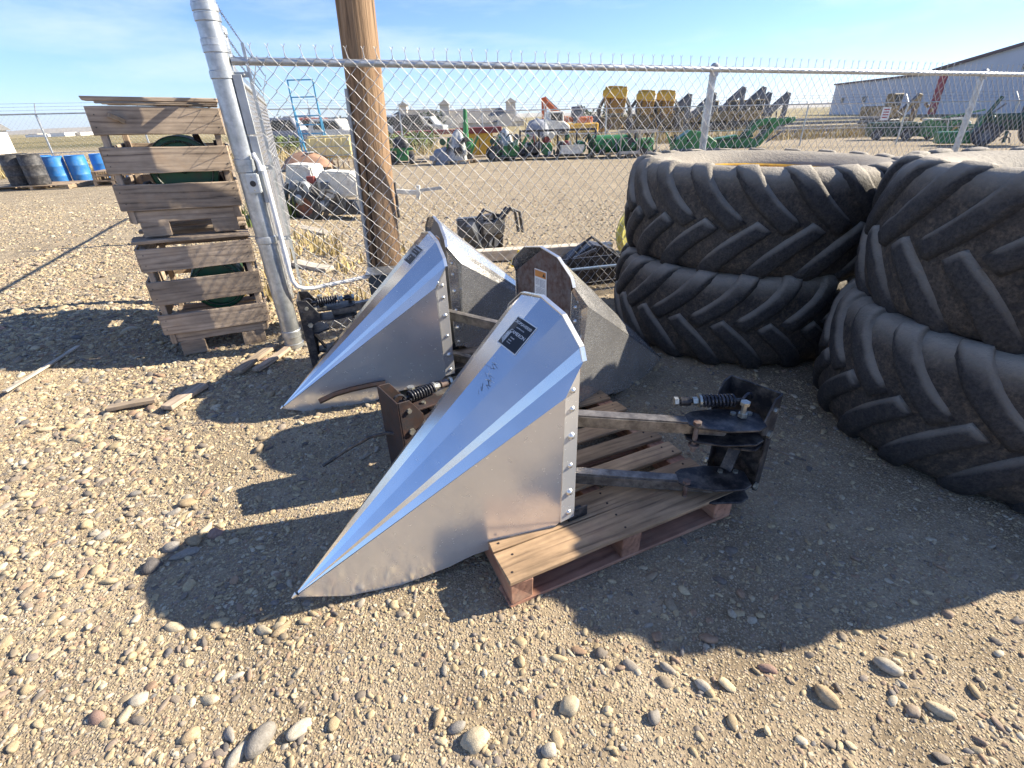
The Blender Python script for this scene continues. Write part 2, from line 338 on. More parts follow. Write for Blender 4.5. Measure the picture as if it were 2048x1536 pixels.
def segs_mesh(name, A, B, r, n=4):
    """many straight wire pieces A->B as one mesh (numpy)"""
    A = np.asarray(A, float); B = np.asarray(B, float); d = B - A; d /= np.linalg.norm(d, axis=1)[:, None] + 1e-12
    up = np.where(np.abs(d[:, 2:3]) < .9, np.array([[0, 0, 1.]]), np.array([[1., 0, 0]])); u = np.cross(d, up); u /= np.linalg.norm(u, axis=1)[:, None]; v = np.cross(d, u)
    t = np.arange(n) * 2 * np.pi / n; off = u[:, None, :] * np.cos(t)[None, :, None] + v[:, None, :] * np.sin(t)[None, :, None]
    P = np.concatenate([A[:, None] + off * r, B[:, None] + off * r], 1).reshape(-1, 3)
    k = np.arange(n); F = np.stack([k, k + n, (k + 1) % n + n, (k + 1) % n], 1)
    F = (F[None] + (np.arange(len(A)) * 2 * n)[:, None, None]).reshape(-1, 4)
    me = bpy.data.meshes.new(name); me.vertices.add(len(P)); me.vertices.foreach_set('co', P.ravel())
    me.loops.add(F.size); me.loops.foreach_set('vertex_index', F.ravel().astype(np.int32))
    me.polygons.add(len(F)); me.polygons.foreach_set('loop_start', np.arange(len(F), dtype=np.int32) * 4); me.polygons.foreach_set('loop_total', np.full(len(F), 4, np.int32))
    me.polygons.foreach_set('use_smooth', np.ones(len(F), bool)); me.update(calc_edges=True); me.validate(); return me
def vnoise(x, y, seed=0):
    """smooth value noise, numpy"""
    def h(i, j): 
        q = np.sin(i * 127.1 + j * 311.7 + seed * 74.7) * 43758.5453; return q - np.floor(q)
    xi, yi = np.floor(x), np.floor(y); fx, fy = x - xi, y - yi; fx = fx * fx * (3 - 2 * fx); fy = fy * fy * (3 - 2 * fy)
    return (h(xi, yi) * (1 - fx) + h(xi + 1, yi) * fx) * (1 - fy) + (h(xi, yi + 1) * (1 - fx) + h(xi + 1, yi + 1) * fx) * fy
def sstep(a, b, x): t = np.clip((x - a) / (b - a), 0, 1); return t * t * (3 - 2 * t)
def gz(x, y):
    x = np.asarray(x, float); y = np.asarray(y, float)
    near = 1 - sstep(9, 16, y)
    z = .022 * (vnoise(x * 1.7, y * 1.7, 1) - .5) + .012 * (vnoise(x * 5, y * 5, 2) - .5)
    z = z * near * (1 - .6 * sstep(-.6, .2, x) * (1 - sstep(3.4, 4.2, y)))
    m = sstep(-2.75, -4.0, x) * sstep(1.2, 2.6, y) * (1 - sstep(8, 14, y)); z = z + .13 * m
    return z

# ------------------------------------------------------------------ ground
def spread(lo, hi, step, far, g=1.16):
    a = list(np.arange(lo, hi + 1e-6, step)); s, p = step, a[-1]
    while p < far[1]: s *= g; p += s; a.append(p)
    s, p, b = step, lo, []
    while p > far[0]: s *= g; p -= s; b.append(p)
    return np.array(b[::-1] + a)
xs = spread(-7, 5, .05, (-4500, 4500)); ys = spread(.0, 9, .05, (-1500, 6500))
GX, GY = np.meshgrid(xs, ys); GZ = gz(GX, GY)
me = bpy.data.meshes.new('ground'); P = np.stack([GX, GY, GZ], -1).reshape(-1, 3); nx, ny = len(xs), len(ys)
me.vertices.add(len(P)); me.vertices.foreach_set('co', P.ravel()); I = np.arange(nx * ny).reshape(ny, nx)
F = np.stack([I[:-1, :-1], I[:-1, 1:], I[1:, 1:], I[1:, :-1]], -1).reshape(-1, 4)
me.loops.add(F.size); me.loops.foreach_set('vertex_index', F.ravel().astype(np.int32)); me.polygons.add(len(F))
me.polygons.foreach_set('loop_start', np.arange(len(F), dtype=np.int32) * 4); me.polygons.foreach_set('loop_total', np.full(len(F), 4, np.int32)); me.polygons.foreach_set('use_smooth', np.ones(len(F), bool)); me.update(calc_edges=True)
def ground_mat():
    m, n, l, b = nodes('gravel_yard'); t = n.new('ShaderNodeTexCoord').outputs['Object']
    sx = n.new('ShaderNodeSeparateXYZ'); l.new(t, sx.inputs[0]); Y = sx.outputs['Y']
    big = noise(n, l, t, .55, 5, .6); mid = noise(n, l, t, 3.5, 6, .65); fine = noise(n, l, t, 90, 4, .7)
    dirt = ramp(n, l, mid.outputs['Fac'], [(.28, (.235, .182, .118)), (.5, (.345, .274, .186)), (.72, (.44, .362, .255))])
    dirt = mixc(n, l, 1.0, dirt, ramp(n, l, fine.outputs['Fac'], [(.3, (.68, .68, .68)), (.7, (1.25, 1.24, 1.2))]), 'MULTIPLY')
    dirt = mixc(n, l, 1.0, dirt, ramp(n, l, noise(n, l, t, 1.3, 5, .65).outputs['Fac'], [(.32, (.62, .61, .60)), (.62, (1.1, 1.1, 1.1))]), 'MULTIPLY')
    def stones(scale, lo, hi):
        v = n.new('ShaderNodeTexVoronoi'); v.inputs['Scale'].default_value = scale; v.inputs['Randomness'].default_value = 1
        jt = n.new('ShaderNodeVectorMath'); jt.operation = 'ADD'; l.new(t, jt.inputs[0]); nn = noise(n, l, t, scale * .6, 2); sc_ = n.new('ShaderNodeVectorMath'); sc_.operation = 'SCALE'; sc_.inputs['Scale'].default_value = .5 / scale; l.new(nn.outputs['Color'], sc_.inputs[0]); l.new(sc_.outputs[0], jt.inputs[1]); l.new(jt.outputs[0], v.inputs['Vector'])
        sep = n.new('ShaderNodeSeparateColor'); l.new(v.outputs['Color'], sep.inputs[0])
        col = ramp(n, l, sep.outputs[0], [(0, (.22, .185, .145)), (.25, (.37, .30, .20)), (.5, (.48, .40, .275)), (.75, (.55, .48, .37)), (1, (.30, .235, .165))])
        edge = ramp(n, l, mathn(n, l, 'MULTIPLY', v.outputs['Distance'], 1.0), [(lo, (1, 1, 1)), (hi, (0, 0, 0))])
        have = ramp(n, l, sep.outputs[1], [(.28, (0, 0, 0)), (.32, (1, 1, 1))])
        h = mathn(n, l, 'MULTIPLY', edge, have); return col, h
    c1, h1 = stones(120, .30, .62); c2, h2 = stones(46, .34, .60); c3, h3 = stones(22, .36, .62)
    far = n.new('ShaderNodeMapRange'); l.new(Y, far.inputs[0]); far.inputs['From Min'].default_value = 4.5; far.inputs['From Max'].default_value = 9.0
    patch = ramp(n, l, big.outputs['Fac'], [(.34, (.35, .35, .35)), (.52, (1, 1, 1))])
    col = mixc(n, l, mathn(n, l, 'MULTIPLY', h1, .7), dirt, c1)
    m2 = mathn(n, l, 'MULTIPLY', h2, mathn(n, l, 'MULTIPLY', far.outputs[0], patch)); col = mixc(n, l, m2, col, c2)
    m3 = mathn(n, l, 'MULTIPLY', h3, mathn(n, l, 'MULTIPLY', mathn(n, l, 'MULTIPLY', far.outputs[0], patch), .8)); col = mixc(n, l, m3, col, c3)
    # dry grass fields beyond the yard
    fld = n.new('ShaderNodeMapRange'); l.new(Y, fld.inputs[0]); fld.inputs['From Min'].default_value = 44; fld.inputs['From Max'].default_value = 70
    fn = noise(n, l, t, .02, 5, .6); fcol = ramp(n, l, fn.outputs['Fac'], [(.35, (.13, .12, .06)), (.5, (.27, .22, .11)), (.65, (.36, .30, .17))])
    col = mixc(n, l, fld.outputs[0], col, fcol)
    l.new(col, b.inputs['Base Color']); b.inputs['Roughness'].default_value = .95; b.inputs['Specular IOR Level'].default_value = .2
    hh = mathn(n, l, 'ADD', mathn(n, l, 'MULTIPLY', h1, .25), mathn(n, l, 'ADD', mathn(n, l, 'MULTIPLY', m2, .8), mathn(n, l, 'MULTIPLY', m3, 1.2)))
    hh = mathn(n, l, 'ADD', hh, mathn(n, l, 'MULTIPLY', fine.outputs['Fac'], .35)); hh = mathn(n, l, 'ADD', hh, mathn(n, l, 'MULTIPLY', mid.outputs['Fac'], .8))
    bump(n, l, hh, 1.0, .012, b); return m
go = link('ground', me, ground_mat()); go['kind'] = 'structure'
# low far hills on the horizon
def hills():
    mb = MB(); n = 90; prev = None
    for k in range(n + 1):
        a = R(-62 + 124 * k / n); D = 4200
        h = 14 + 16 * float(vnoise(np.array(k * .13), np.array(3.), 5)) + 10 * float(vnoise(np.array(k * .55), np.array(1.), 6))
        if a < R(-28): h *= 1.25
        p = [(D * math.sin(a), D * math.cos(a), -2), ((D + 500) * math.sin(a), (D + 500) * math.cos(a), h), ((D + 1200) * math.sin(a), (D + 1200) * math.cos(a), h * .8)]
        if prev: mb.add(prev + p, [(0, 3, 4, 1), (1, 4, 5, 2)])
        prev = p
    o = mb.build('hills', TANH, smooth=True); o['kind'] = 'structure'
hills()

# ------------------------------------------------------------------ chain-link fences and posts
def unit(a): a = np.asarray(a, float); return a / np.linalg.norm(a)
def chain_fabric(o, d, L, zb, zt, drop, wdt, r, n=4, barbs=True, sag=.0):
    """woven diamond mesh from o along d (plan), wires zig-zag upwards; barbs = twisted Y ends on top"""
    d = np.array([d[0], d[1], 0.]); nb = np.array([-d[1], d[0], 0.]); A = []; B = []
    hw = wdt / 2; nr = int(round((zt - zb) / hw)); cols = int(L / hw)
    for i in range(cols):
        s0 = i * hw; pts = []
        for k in range(nr + 1):
            s = s0 + (hw if (k + i) % 2 else 0.0)
            z = zt - drop * s - (nr - k) * hw
            jx = .006 * math.sin(i * 1.7 + k * 2.3); off = .0022 * (1 if (k + i) % 2 else -1)
            pts.append(np.array([o[0], o[1], 0]) + d * (s + jx) + nb * (off + sag * math.sin(k * .35)) + np.array([0, 0, z]))
        A += pts[:-1]; B += pts[1:]
        if barbs and (nr + i) % 2 == 0:
            t = pts[-1]; e = np.array([0, 0, .045]); j = d * random.uniform(-.006, .006)
            A += [t, t + e + j, t + e + j]; B += [t + e + j, t + e + j + d * .012 + np.array([0, 0, .02]), t + e + j - d * .011 + np.array([0, 0, .018])]
            A.append(t + d * .004); B.append(t + e + j - d * .003)
    return np.array(A), np.array(B)
FD = unit((math.cos(R(21)), math.sin(R(21)), 0)); FO = np.array([-1.66, 3.735, 0]); FDROP = .0122
def fpt(s, z, off=0.0): return Vector((FO[0] + FD[0] * s - FD[1] * off, FO[1] + FD[1] * s + FD[0] * off, z))
fence = thing('chain_link_fence', 'near chain link fence with bare twisted top behind the tyres and snouts', 'fence', (0, 0, 0))
RAILZ = 1.965
A, B = chain_fabric(fpt(.03, 0, -.028), FD, 10.4, .10, RAILZ + .03, FDROP, .098, .0019)
link('mesh_fabric', segs_mesh('near_fabric', A, B, .0021, 5), WIRE, fence)
MB().tube(fpt(-.05, RAILZ), fpt(10.5, RAILZ - FDROP * 10.5), .0235, n=14).build('top_rail', GALV, fence, smooth=True)
for s_ in (3.82, 7.71):
    zt = RAILZ - FDROP * s_
    MB().tube(fpt(s_, -.1, .03), fpt(s_, zt - .03, .03), .032, n=14).build('line_post', GALV, fence, smooth=True)
    MB().lathe([(.036, -.05), (.038, .0), (.036, .035), (.02, .05)], 14, fpt(s_, zt, .02)).build('post_cap', GALVD, fence, smooth=True)
MB().tube(fpt(.02, .18), fpt(10.4, .06), .0022, n=6).build('bottom_wire', WIRE, fence)
# tall corner post with its bands, tension bar, outlet and conduit
PX, PY = -1.777, 3.701
pole = thing('corner_post', 'tall thick galvanised steel corner post with clamp bands and outlet box', 'fence post', (PX, PY, 0))
MB().tube((0, 0, -.2), (0, 0, 3.0), .069, n=28).build('post_tube', GALV, pole, smooth=True)
for z, h in ((2.235, .022), (2.185, .022), (2.06, .02), (2.025, .02), (1.89, .024), (1.385, .022), (1.345, .026), (.864, .026), (.12, .03), (.02, .02)):
    MB().lathe([(.0688, -h), (.0745, -h * .8), (.0745, h * .8), (.0688, h)], 28, (0, 0, z)).build('band', GALV, pole, smooth=True)
for z in (1.89, 1.345, .864):
    m = MB(); a = Vector((.072, .01, z)); b_ = Vector((.155, .03, z)); m.bar(a, b_, .006, .03); m.tube((.13, .0, z), (.13, .055, z), .006, n=6)
    m.build('band_tail', GALVD, pole)
m = MB(); m.bar((.158, .033, .12), (.158, .033, 2.06), .02, .006); m.build('tension_bar', GALV, pole)
m = MB(); m.box((.095, -.012, 1.72), (.055, .02, .34), rz=R(15)); m.box((.098, -.012, 1.33), (.05, .018, .42), rz=R(15)); m.build('stamped_strap', GALVD, pole, bevel=.002)
ob = MB().box((.052, -.075, 1.255), (.078, .05, .125), rz=R(12)).build('outlet_box', OUTLET, pole, bevel=.006, seg=2)
MB().tube((.057, -.098, 1.255), (.058, -.105, 1.255), .019, n=18).build('socket', DARKB, ob)
for dz in (.042, -.042): MB().tube((.057, -.098, 1.255 + dz), (.058, -.104, 1.255 + dz), .005, n=8).build('screw', ZINC, ob)
MB().path([(.085, -.045, 1.44), (.09, -.047, 1.42), (.108, -.05, 1.38), (.11, -.05, 1.33)], .013, 10).build('white_hook', WHITEP, pole, smooth=True)
cond = thing('white_conduit', 'white plastic conduit pipe running down corner post and across to slate box', 'conduit', (PX, PY, 0))
MB().path([(.115, -.02, 1.36), (.118, -.02, 1.0), (.118, -.018, .62), (.122, -.016, .55), (.14, -.005, .50), (.18, .02, .475), (.24, .06, .465), (.5, .21, .475), (.70, .325, .485)], .0165, 12).build('pipe', WHITEP, cond, smooth=True)
for a, b_ in (((.118, -.0185, .80), (.118, -.018, .68)),): MB().tube(a, b_, .0195, n=14).build('coupling', WHITEP, cond, smooth=True)
for q in (.35, .56): 
    c = Vector((.24 + q * .26 / .26 * .26 * 0 + (q - .24) * 1.0, .06 + (q - .24) * .577, .47)); MB().path([c + Vector((-.006, .01, .02)), c + Vector((.0, -.02, .0)), c + Vector((.006, .01, -.022))], .004, 6).build('cable_tie', DARKB, cond)
# side fence running back from the corner post, with barbed wire
SDIR = unit((-.36, .933, 0))
def spt(s, z, off=0.0): return Vector((PX + SDIR[0] * s - SDIR[1] * off, PY + SDIR[1] * s + SDIR[0] * off, z))
side = thing('chain_link_fence', 'chain link side fence with barbed wire running back from the corner post', 'fence', (0, 0, 0))
A, B = chain_fabric(spt(.12, 0), SDIR, 7.4, .10, 1.98, 0, .098, .0019)
link('mesh_fabric', segs_mesh('side_fabric', A, B, .0014, 4), WIRE, side)
MB().tube(spt(.07, 1.95), spt(7.45, 1.95), .0215, n=10).build('top_rail', GALVD, side, smooth=True)
for k, s_ in enumerate((1.36, 4.4, 7.4)):
    rr = .047 if k == 0 else .034
    m = MB(); m.tube(spt(s_, -.1, .04), spt(s_, 2.30 if k == 0 else 2.02, .04), rr, n=16); m.build('line_post', GALV, side, smooth=True)
    MB().lathe([(rr * 1.1, -.03), (rr * 1.1, .012), (rr * .7, .03), (0.001, .034)], 16, spt(s_, 2.30 if k == 0 else 2.02, .04)).build('post_cap', GALVD, side, smooth=True)
    if k: MB().bar(spt(s_, 2.0, .04), spt(s_, 2.42, -.12), .03, .012).build('wire_arm', GALVD, side)
def barbed(p, q, parent, mt=BARB, r=.0022, step=.13):
    p, q = np.array(p, float), np.array(q, float); L = np.linalg.norm(q - p); d = (q - p) / L; A = [p]; B = [q]
    u = unit(np.cross(d, (0, 0, 1))); v = np.cross(d, u)
    for k in range(int(L / step)):
        c = p + d * (k + .5) * step
        for a in (.5, 2.1): e = u * math.cos(a + k) + v * math.sin(a + k); A.append(c - e * .013); B.append(c + e * .013)
        A.append(c - d * .01); B.append(c + d * .01)
    link('barbed_wire', segs_mesh('barbed', A, B, r, 4), mt, parent)
for z0, z1, o1 in ((2.14, 2.14, .0), (2.28, 2.25, .0), (2.44, 2.42, -.1)):
    barbed(spt(.06, z0), spt(1.36, z1, .0), side); barbed(spt(1.36, z1, .0), spt(7.4, z1 - .02, o1), side)
# utility pole, conduit and slate-coloured box
up = thing('utility_pole', 'weathered brown wooden utility pole standing behind the near fence', 'utility pole', (-1.10, 4.30, 0), rot=(R(.3), R(2.2), 0))
m = MB(); prof = []
n = 40; vs = []; fs = []; zz = np.linspace(-.2, 3.4, 30)
for i, z in enumerate(zz):
    for k in range(n):
        t = 2 * math.pi * k / n; r = .137 - .006 * z / 3 + .004 * math.sin(3 * t + 1) + .002 * math.sin(7 * t + z * .7)
        crack = math.exp(-((t - 3.95) / .05) ** 2) * .022 * (1 if z > 1.25 else .3); r -= crack
        vs.append((r * math.cos(t), r * math.sin(t), z))
for i in range(len(zz) - 1):
    for k in range(n): fs.append((i * n + k, i * n + (k + 1) % n, (i + 1) * n + (k + 1) % n, (i + 1) * n + k))
m.add(vs, fs + [tuple(range((len(zz) - 1) * n, len(zz) * n))]); m.build('pole_shaft', POLEW, up, smooth=True, ang=60)
MB().tube((-.02, -.150, 1.1), (-.02, -.135, 1.1), .012, n=10).build('nail_head', ZINC, up)
gc = thing('grey_conduit', 'thin grey metal conduit strapped to the shaded side of the wooden pole', 'conduit', (-1.218, 4.20, 0))
MB().tube((0, 0, .02), (.075, .0, 1.82), .0155, n=10).build('pipe', GALVD, gc, smooth=True)
for z in (.9, 1.6): MB().box((.075 * z / 1.8 + .012, .012, z), (.07, .012, .025)).build('strap', GALVD, gc)
bx = thing('electrical_box', 'slate blue electrical box at the foot of the wooden pole', 'electrical box', (-.955, 4.06, .05), rz=R(6))
MB().box((0, 0, .225), (.43, .13, .45)).build('enclosure', BOXBLUE, bx, bevel=.006, seg=2)
MB().box((0, -.0665, .225), (.40, .006, .42)).build('door', BOXBLUE, bx, bevel=.002)
MB().box((0, -.005, .457), (.46, .17, .012), rot=Matrix.Rotation(R(6), 3, 'X')).build('lid', GALV, bx, bevel=.002)
MB().tube((.16, -.07, .22), (.16, -.085, .22), .014, n=10).build('latch', ZINC, bx)

# ------------------------------------------------------------------ row divider snouts
TIP = (-1.07, 0, .08)
def prof(s): return [(0, 0, 1.028), (0, s * .143, 1.002), (0, s * .25, .924), (0, s * .268, .880), (-.082, s * .285, .768)]
BOT = [(.978, .135), (.657, .083), (.558, .045), (.375, .004), (.183, .014)]
_M = np.linalg.solve(np.array([[-1.07, .08, 1], [-.082, .768, 1], [-.062, .165, 1]]), np.array([0, .285, .243]))
def side_y(s, z): return float(_M @ np.array([-1.07 + s, z, 1]))
def snout_meshes():
    M_ = {}
    # folded top skin, a small blunt nose cap at the tip
    m = MB(); k = .985
    for s in (1, -1):
        P = prof(s); T = [tuple(TIP[i] + (p[i] - TIP[i]) * (1 - k) for i in range(3)) for p in P]
        for i in range(4): m.add([T[i], T[i + 1], P[i + 1], P[i]], [(0, 1, 2, 3)])
        ft, fb = (-.066, s * .2512, .742), (0, s * .2512, .858); m.add([P[3], P[4], ft, fb], [(0, 1, 2, 3)]); m.add([P[4], ft, (-.0655, s * .2512, .20)], [(0, 1, 2)])
    M_['skin'] = m.mesh('snout_skin')
    for s, nm in ((-1, 'near'), (1, 'far')):
        m = MB(); p = [(-1.062, s * side_y(.008, .0805), .0805), (-.082, s * .285, .768), (-.062, s * .243, .165)] + [(-1.07 + a, s * max(.002, side_y(a, z)), z) for a, z in BOT]
        q = [(x, y - s * .004, z) for x, y, z in p]; n_ = len(p)
        m.add(p + q, [tuple(range(n_)), tuple(range(2 * n_ - 1, n_ - 1, -1))] + [(i, (i + 1) % n_, n_ + (i + 1) % n_, n_ + i) for i in range(n_)])
        M_['panel' + nm] = m.mesh('snout_panel')
        m = MB(); m.prism([(-.066, .165), (0, .17), (0, .858), (-.066, .742)], (0, s * .2445, 0), (1, 0, 0), (0, 0, 1), (0, s * .006, 0)); M_['flange' + nm] = m.mesh('snout_flange', bevel=.0015)
        m = MB(); m.box((.02, s * .225, .155), (.09, .05, .012)); m.box((.02, s * .247, .175), (.09, .006, .045)); m.tube((.035, s * .23, .16), (.035, s * .23, .178), .009, n=6); M_['foot' + nm] = m.mesh('snout_foot')
        # folded lip round the back edge
        m = MB(); P = prof(s)[:4]
        for a, b in zip(P[:-1], P[1:]):
            d = Vector(b) - Vector(a); nrm = Vector((0, d.z, -d.y)).normalized()
            if nrm.z < 0 and abs(d.y) > .02: nrm = -nrm
            if abs(d.y) <= .02: nrm = Vector((0, s, 0))
            m.prism([(0, 0), (d.length, 0), (d.length, .004), (0, .004)], Vector(a) + Vector((-.008, 0, 0)), d.normalized(), nrm, (.018, 0, 0))
        M_['lip' + nm] = m.mesh('snout_lip')
    m = MB(); p0 = [(-.062, .236, .16)] + [(-1.07 + a, max(.001, side_y(a, z) - .004), z + .001) for a, z in BOT] + [(-1.06, .0, .0795)]
    for a, b in zip(p0[:-1], p0[1:]): m.add([a, b, (b[0], -b[1], b[2]), (a[0], -a[1], a[2])], [(0, 1, 2, 3)])
    M_['belly'] = m.mesh('snout_belly')
    m = MB(); P = prof(1)[:3]; Q = prof(-1)[:3][::-1]; poly = [(.236, .17)] + [(y, .86) for y in (.236,)] + [(p[1] * .965, p[2] - .012) for p in P[::-1]] + [(p[1] * .965, p[2] - .012) for p in Q[1:]] + [(-.236, .86), (-.236, .17)]
    m.prism(poly, (-.012, 0, 0), (0, 1, 0), (0, 0, 1), (.006, 0, 0)); M_['plate'] = m.mesh('snout_plate')
    m = MB(); m.lathe([(0.0005, .0085), (.005, .0075), (.0095, .004), (.0115, 0)], 12); M_['rivet'] = m.mesh('rivet', smooth=True)
    m = MB(); m.lathe([(0.0005, .012), (.007, .0105), (.0125, .006), (.0155, 0)], 12); M_['rivetbig'] = m.mesh('rivet', smooth=True)
    m = MB(); m.lathe([(0.0005, -.004), (.0045, -.002), (.006, .004), (.0095, .014), (.0105, .022)], 14, (0, 0, 0), 'X'); M_['nose'] = m.mesh('nose', smooth=True)
    return M_
SN = snout_meshes()
def hexbolt(m, p, d, r=.014, h=.010, shank=.0):
    p, d = Vector(p), Vector(d).normalized(); m.tube(p, p + d * h, r, n=6)
    if shank: m.tube(p - d * shank, p, r * .55, n=10)
def coil(p, q, r, wire, turns, n=7):
    p, q = Vector(p), Vector(q); d = (q - p).normalized(); u = d.cross(Vector((0, 0, 1))).normalized(); v = d.cross(u); pts = []
    N = turns * 14
    for k in range(N + 1):
        t = 2 * math.pi * k / 14; pts.append(p + (q - p) * (k / N) + u * (r * math.cos(t)) + v * (r * math.sin(t)))
    return MB().path(pts, wire, n)
def snout(label, x, y, z, yaw, steel, plate_mat, arm_world, bracket=True, sticker=False, warn=False, bmat=BLACKP, armmat=BRONZE, mount_yaw=None, bz=0.0):
    t = thing('divider_snout', label, 'crop divider', (x, y, z), yaw, 'stainless row divider snouts')
    Rz = Matrix.Rotation(-yaw, 3, 'Z')
    def L(p): return Rz @ (Vector(p) - Vector((x, y, z)))
    link('skin', SN['skin'].copy(), steel, t)
    nose = link('nose_cap', SN['nose'].copy(), TRIM, t, TIP, (0, R(-34), 0))
    for s, nm in ((-1, 'near'), (1, 'far')):
        link('side_panel', SN['panel' + nm].copy(), STEELP if steel is STEEL else steel, t); fl = link('flange', SN['flange' + nm].copy(), STEELP if steel is STEEL else steel, t); link('foot', SN['foot' + nm].copy(), BLACKP, t); link('edge_lip', SN['lip' + nm].copy(), TRIM, t)
        for zz_, big in ((.765, 0), (.69, 0), (.575, 1), (.44, 0), (.31, 1), (.205, 0)):
            link('rivet', SN['rivetbig' if big else 'rivet'].copy() if not SN['rivet'].materials else SN['rivetbig' if big else 'rivet'], TRIM, fl, (-.028, s * .2508, zz_), (R(90) * -s, 0, 0))
    link('belly_plate', SN['belly'].copy(), steel, t); link('back_plate', SN['plate'].copy(), plate_mat, t)
    # arms (world end point), hinge plates, bracket
    a0 = Vector((-.01, 0, 0)); e = L(arm_world); dr = (e - a0); dr.z = 0; ln = dr.length; dr.normalize(); nrm = Vector((-dr.y, dr.x, 0))
    for z0, z1 in ((.520, .470 + bz), (.222, .172 + bz * .4)):
        MB().bar(Vector((a0.x, a0.y, z0)), Vector((e.x, e.y, z1)), .056, .056).build('arm', armmat, t, bevel=.006, seg=2)
        if not bracket: continue
        for dz in (.034, -.034):
            pl = [(-.16, -.035), (-.13, -.06), (-.02, -.085), (.10, -.075), (.14, -.045), (.14, .045), (.10, .075), (-.02, .085), (-.13, .06), (-.16, .035)]
            MB().prism(pl, (e.x, e.y, z1 + dz - .005), dr, nrm, (0, 0, .010)).build('hinge_plate', bmat, t, bevel=.002)
        pz = Vector((e.x, e.y, z1)) - dr * .13 - nrm * .045; m = MB(); m.tube(pz + Vector((0, 0, -.085)), pz + Vector((0, 0, .055)), .010, n=10); hexbolt(m, pz + Vector((0, 0, .045)), (0, 0, 1), .017, .012); m.lathe([(.011, -.004), (.022, -.004), (.022, .004), (.011, .004)], 10, pz + Vector((0, 0, -.055))); m.build('hinge_pin', RUST, t)
        for q in (.035, .10): 
            m = MB(); hexbolt(m, Vector((e.x, e.y, z1 + .039)) + dr * q + nrm * .04, (0, 0, 1), .012, .009); m.build('bolt', ZINC, t)
    if bracket:
        my = dr if mount_yaw is None else (Rz @ Vector((math.cos(mount_yaw), math.sin(mount_yaw), 0))); mn = Vector((-my.y, my.x, 0))
        c = Vector((e.x, e.y, bz)) + my * .19
        br = MB()
        br.prism([(-.11, .10), (.11, .10), (.11, .60), (-.11, .60)], c, mn, (0, 0, 1), my * .008)
        for sgn in (-1, 1):
            br.prism([(0, .10), (0, .60), (-.055, .595), (-.115, .50), (-.115, .455), (-.05, .42), (-.045, .13), (0, .10)][:7], c + mn * (.105 * sgn), my, (0, 0, 1), mn * (.007 * sgn))
        bo = br.build('mount_bracket', bmat, t, bevel=.0015)
        sh = MB(); sh.prism([(0, -.10), (-.10, -.10), (-.15, -.03), (-.15, .05), (-.08, .10), (0, .10)], c + Vector((0, 0, .355)), my, mn, (0, 0, .012)); sh.build('gusset_plate', bmat, t, bevel=.003)
        sh = MB(); sh.bar(c + Vector((0, 0, .40)) - my * .004, c + Vector((0, 0, .15)) - my * .13, .05, .01); sh.build('diagonal_strap', bmat, t)
        for dz, r in ((.545, .012), (.43, .017), (.16, .015)):
            for sgn in (-1, 1):
                m = MB(); hexbolt(m, c + mn * (.112 * sgn) - my * .045 + Vector((0, 0, dz)), mn * sgn, r, .012); m.build('bolt', ZINC, bo)
        # breakaway spring with eye, rod and nuts
        p = c - my * .05 + Vector((0, 0, .545)); q = p - dr * .26 + nrm * -.015; d = (q - p).normalized()
        sp = thing_part = coil(p + d * .05, p + d * .185, .024, .0052, 9).build('coil_spring', RUBBERHOSE, t, smooth=True, ang=80)
        MB().path([p + Vector((.03 * math.cos(a), 0, .03 * math.sin(a))) for a in np.linspace(0, 2 * math.pi * .9, 12)], .006, 7).build('spring_eye', RUBBERHOSE, sp, smooth=True)
        MB().tube(p + d * .02, p + d * .29, .009, n=10).build('spring_rod', BLACKP, sp, smooth=True)
        m = MB(); m.tube(p + d * .19, p + d * .20, .027, n=16); m.tube(p + d * .205, p + d * .225, .018, n=6); m.build('nut', ZINC, sp)
        m = MB(); m.tube(p + d * .235, p + d * .275, .019, n=12); m.build('rod_collar', bmat if bmat is BLACKP else RUST, sp, smooth=True)
        m = MB(); hexbolt(m, p + d * .285, d, .020, .016); m.build('bolt', ZINC, sp)
        b0 = Vector((e.x, e.y, .512 + bz)) + my * .06 - mn * .03; m = MB(); m.tube(b0, b0 + Vector((0, 0, .06)), .011, n=10); hexbolt(m, b0 + Vector((0, 0, .055)), (0, 0, 1), .020, .014); m.tube(b0, b0 + Vector((0, 0, .016)), .019, n=6); m.build('stop_bolt', ZINC, t)
    if warn:
        wl_ = MB().box((.0, 0, .83), (.002, .105, .15)).build('warning_label', LABELW, t, bevel=.0)
        wl_.location = (-.0045, .01, 0) if 0 else (-.004, -.012 if warn == 1 else .04, 0)
        MB().box((.0015, 0, .882), (.002, .095, .034)).build('orange_header', LABELO, wl_)
        m = MB(); m.prism([(-.012, 0), (.012, 0), (0, .02)], (.003, .033, .873), (0, 1, 0), (0, 0, 1), (.0012, 0, 0)); m.build('hazard_triangle', LABELK, wl_)
        m = MB()
        for k in range(6): m.box((.0018, .022, .852 - k * .007), (.0012, .038, .0022))
        for k in range(5): m.box((.0018, -.026, .852 - k * .007), (.0012, .034, .0022))
        m.box((.0018, 0, .806), (.0012, .09, .0018))
        for k in range(5): m.box((.0018, .0, .798 - k * .007), (.0012, .084 - .01 * (k % 2), .0024))
        m.box((.0018, 0, .83), (.0012, .0012, .05)); m.build('printed_lines', LABELT, wl_)
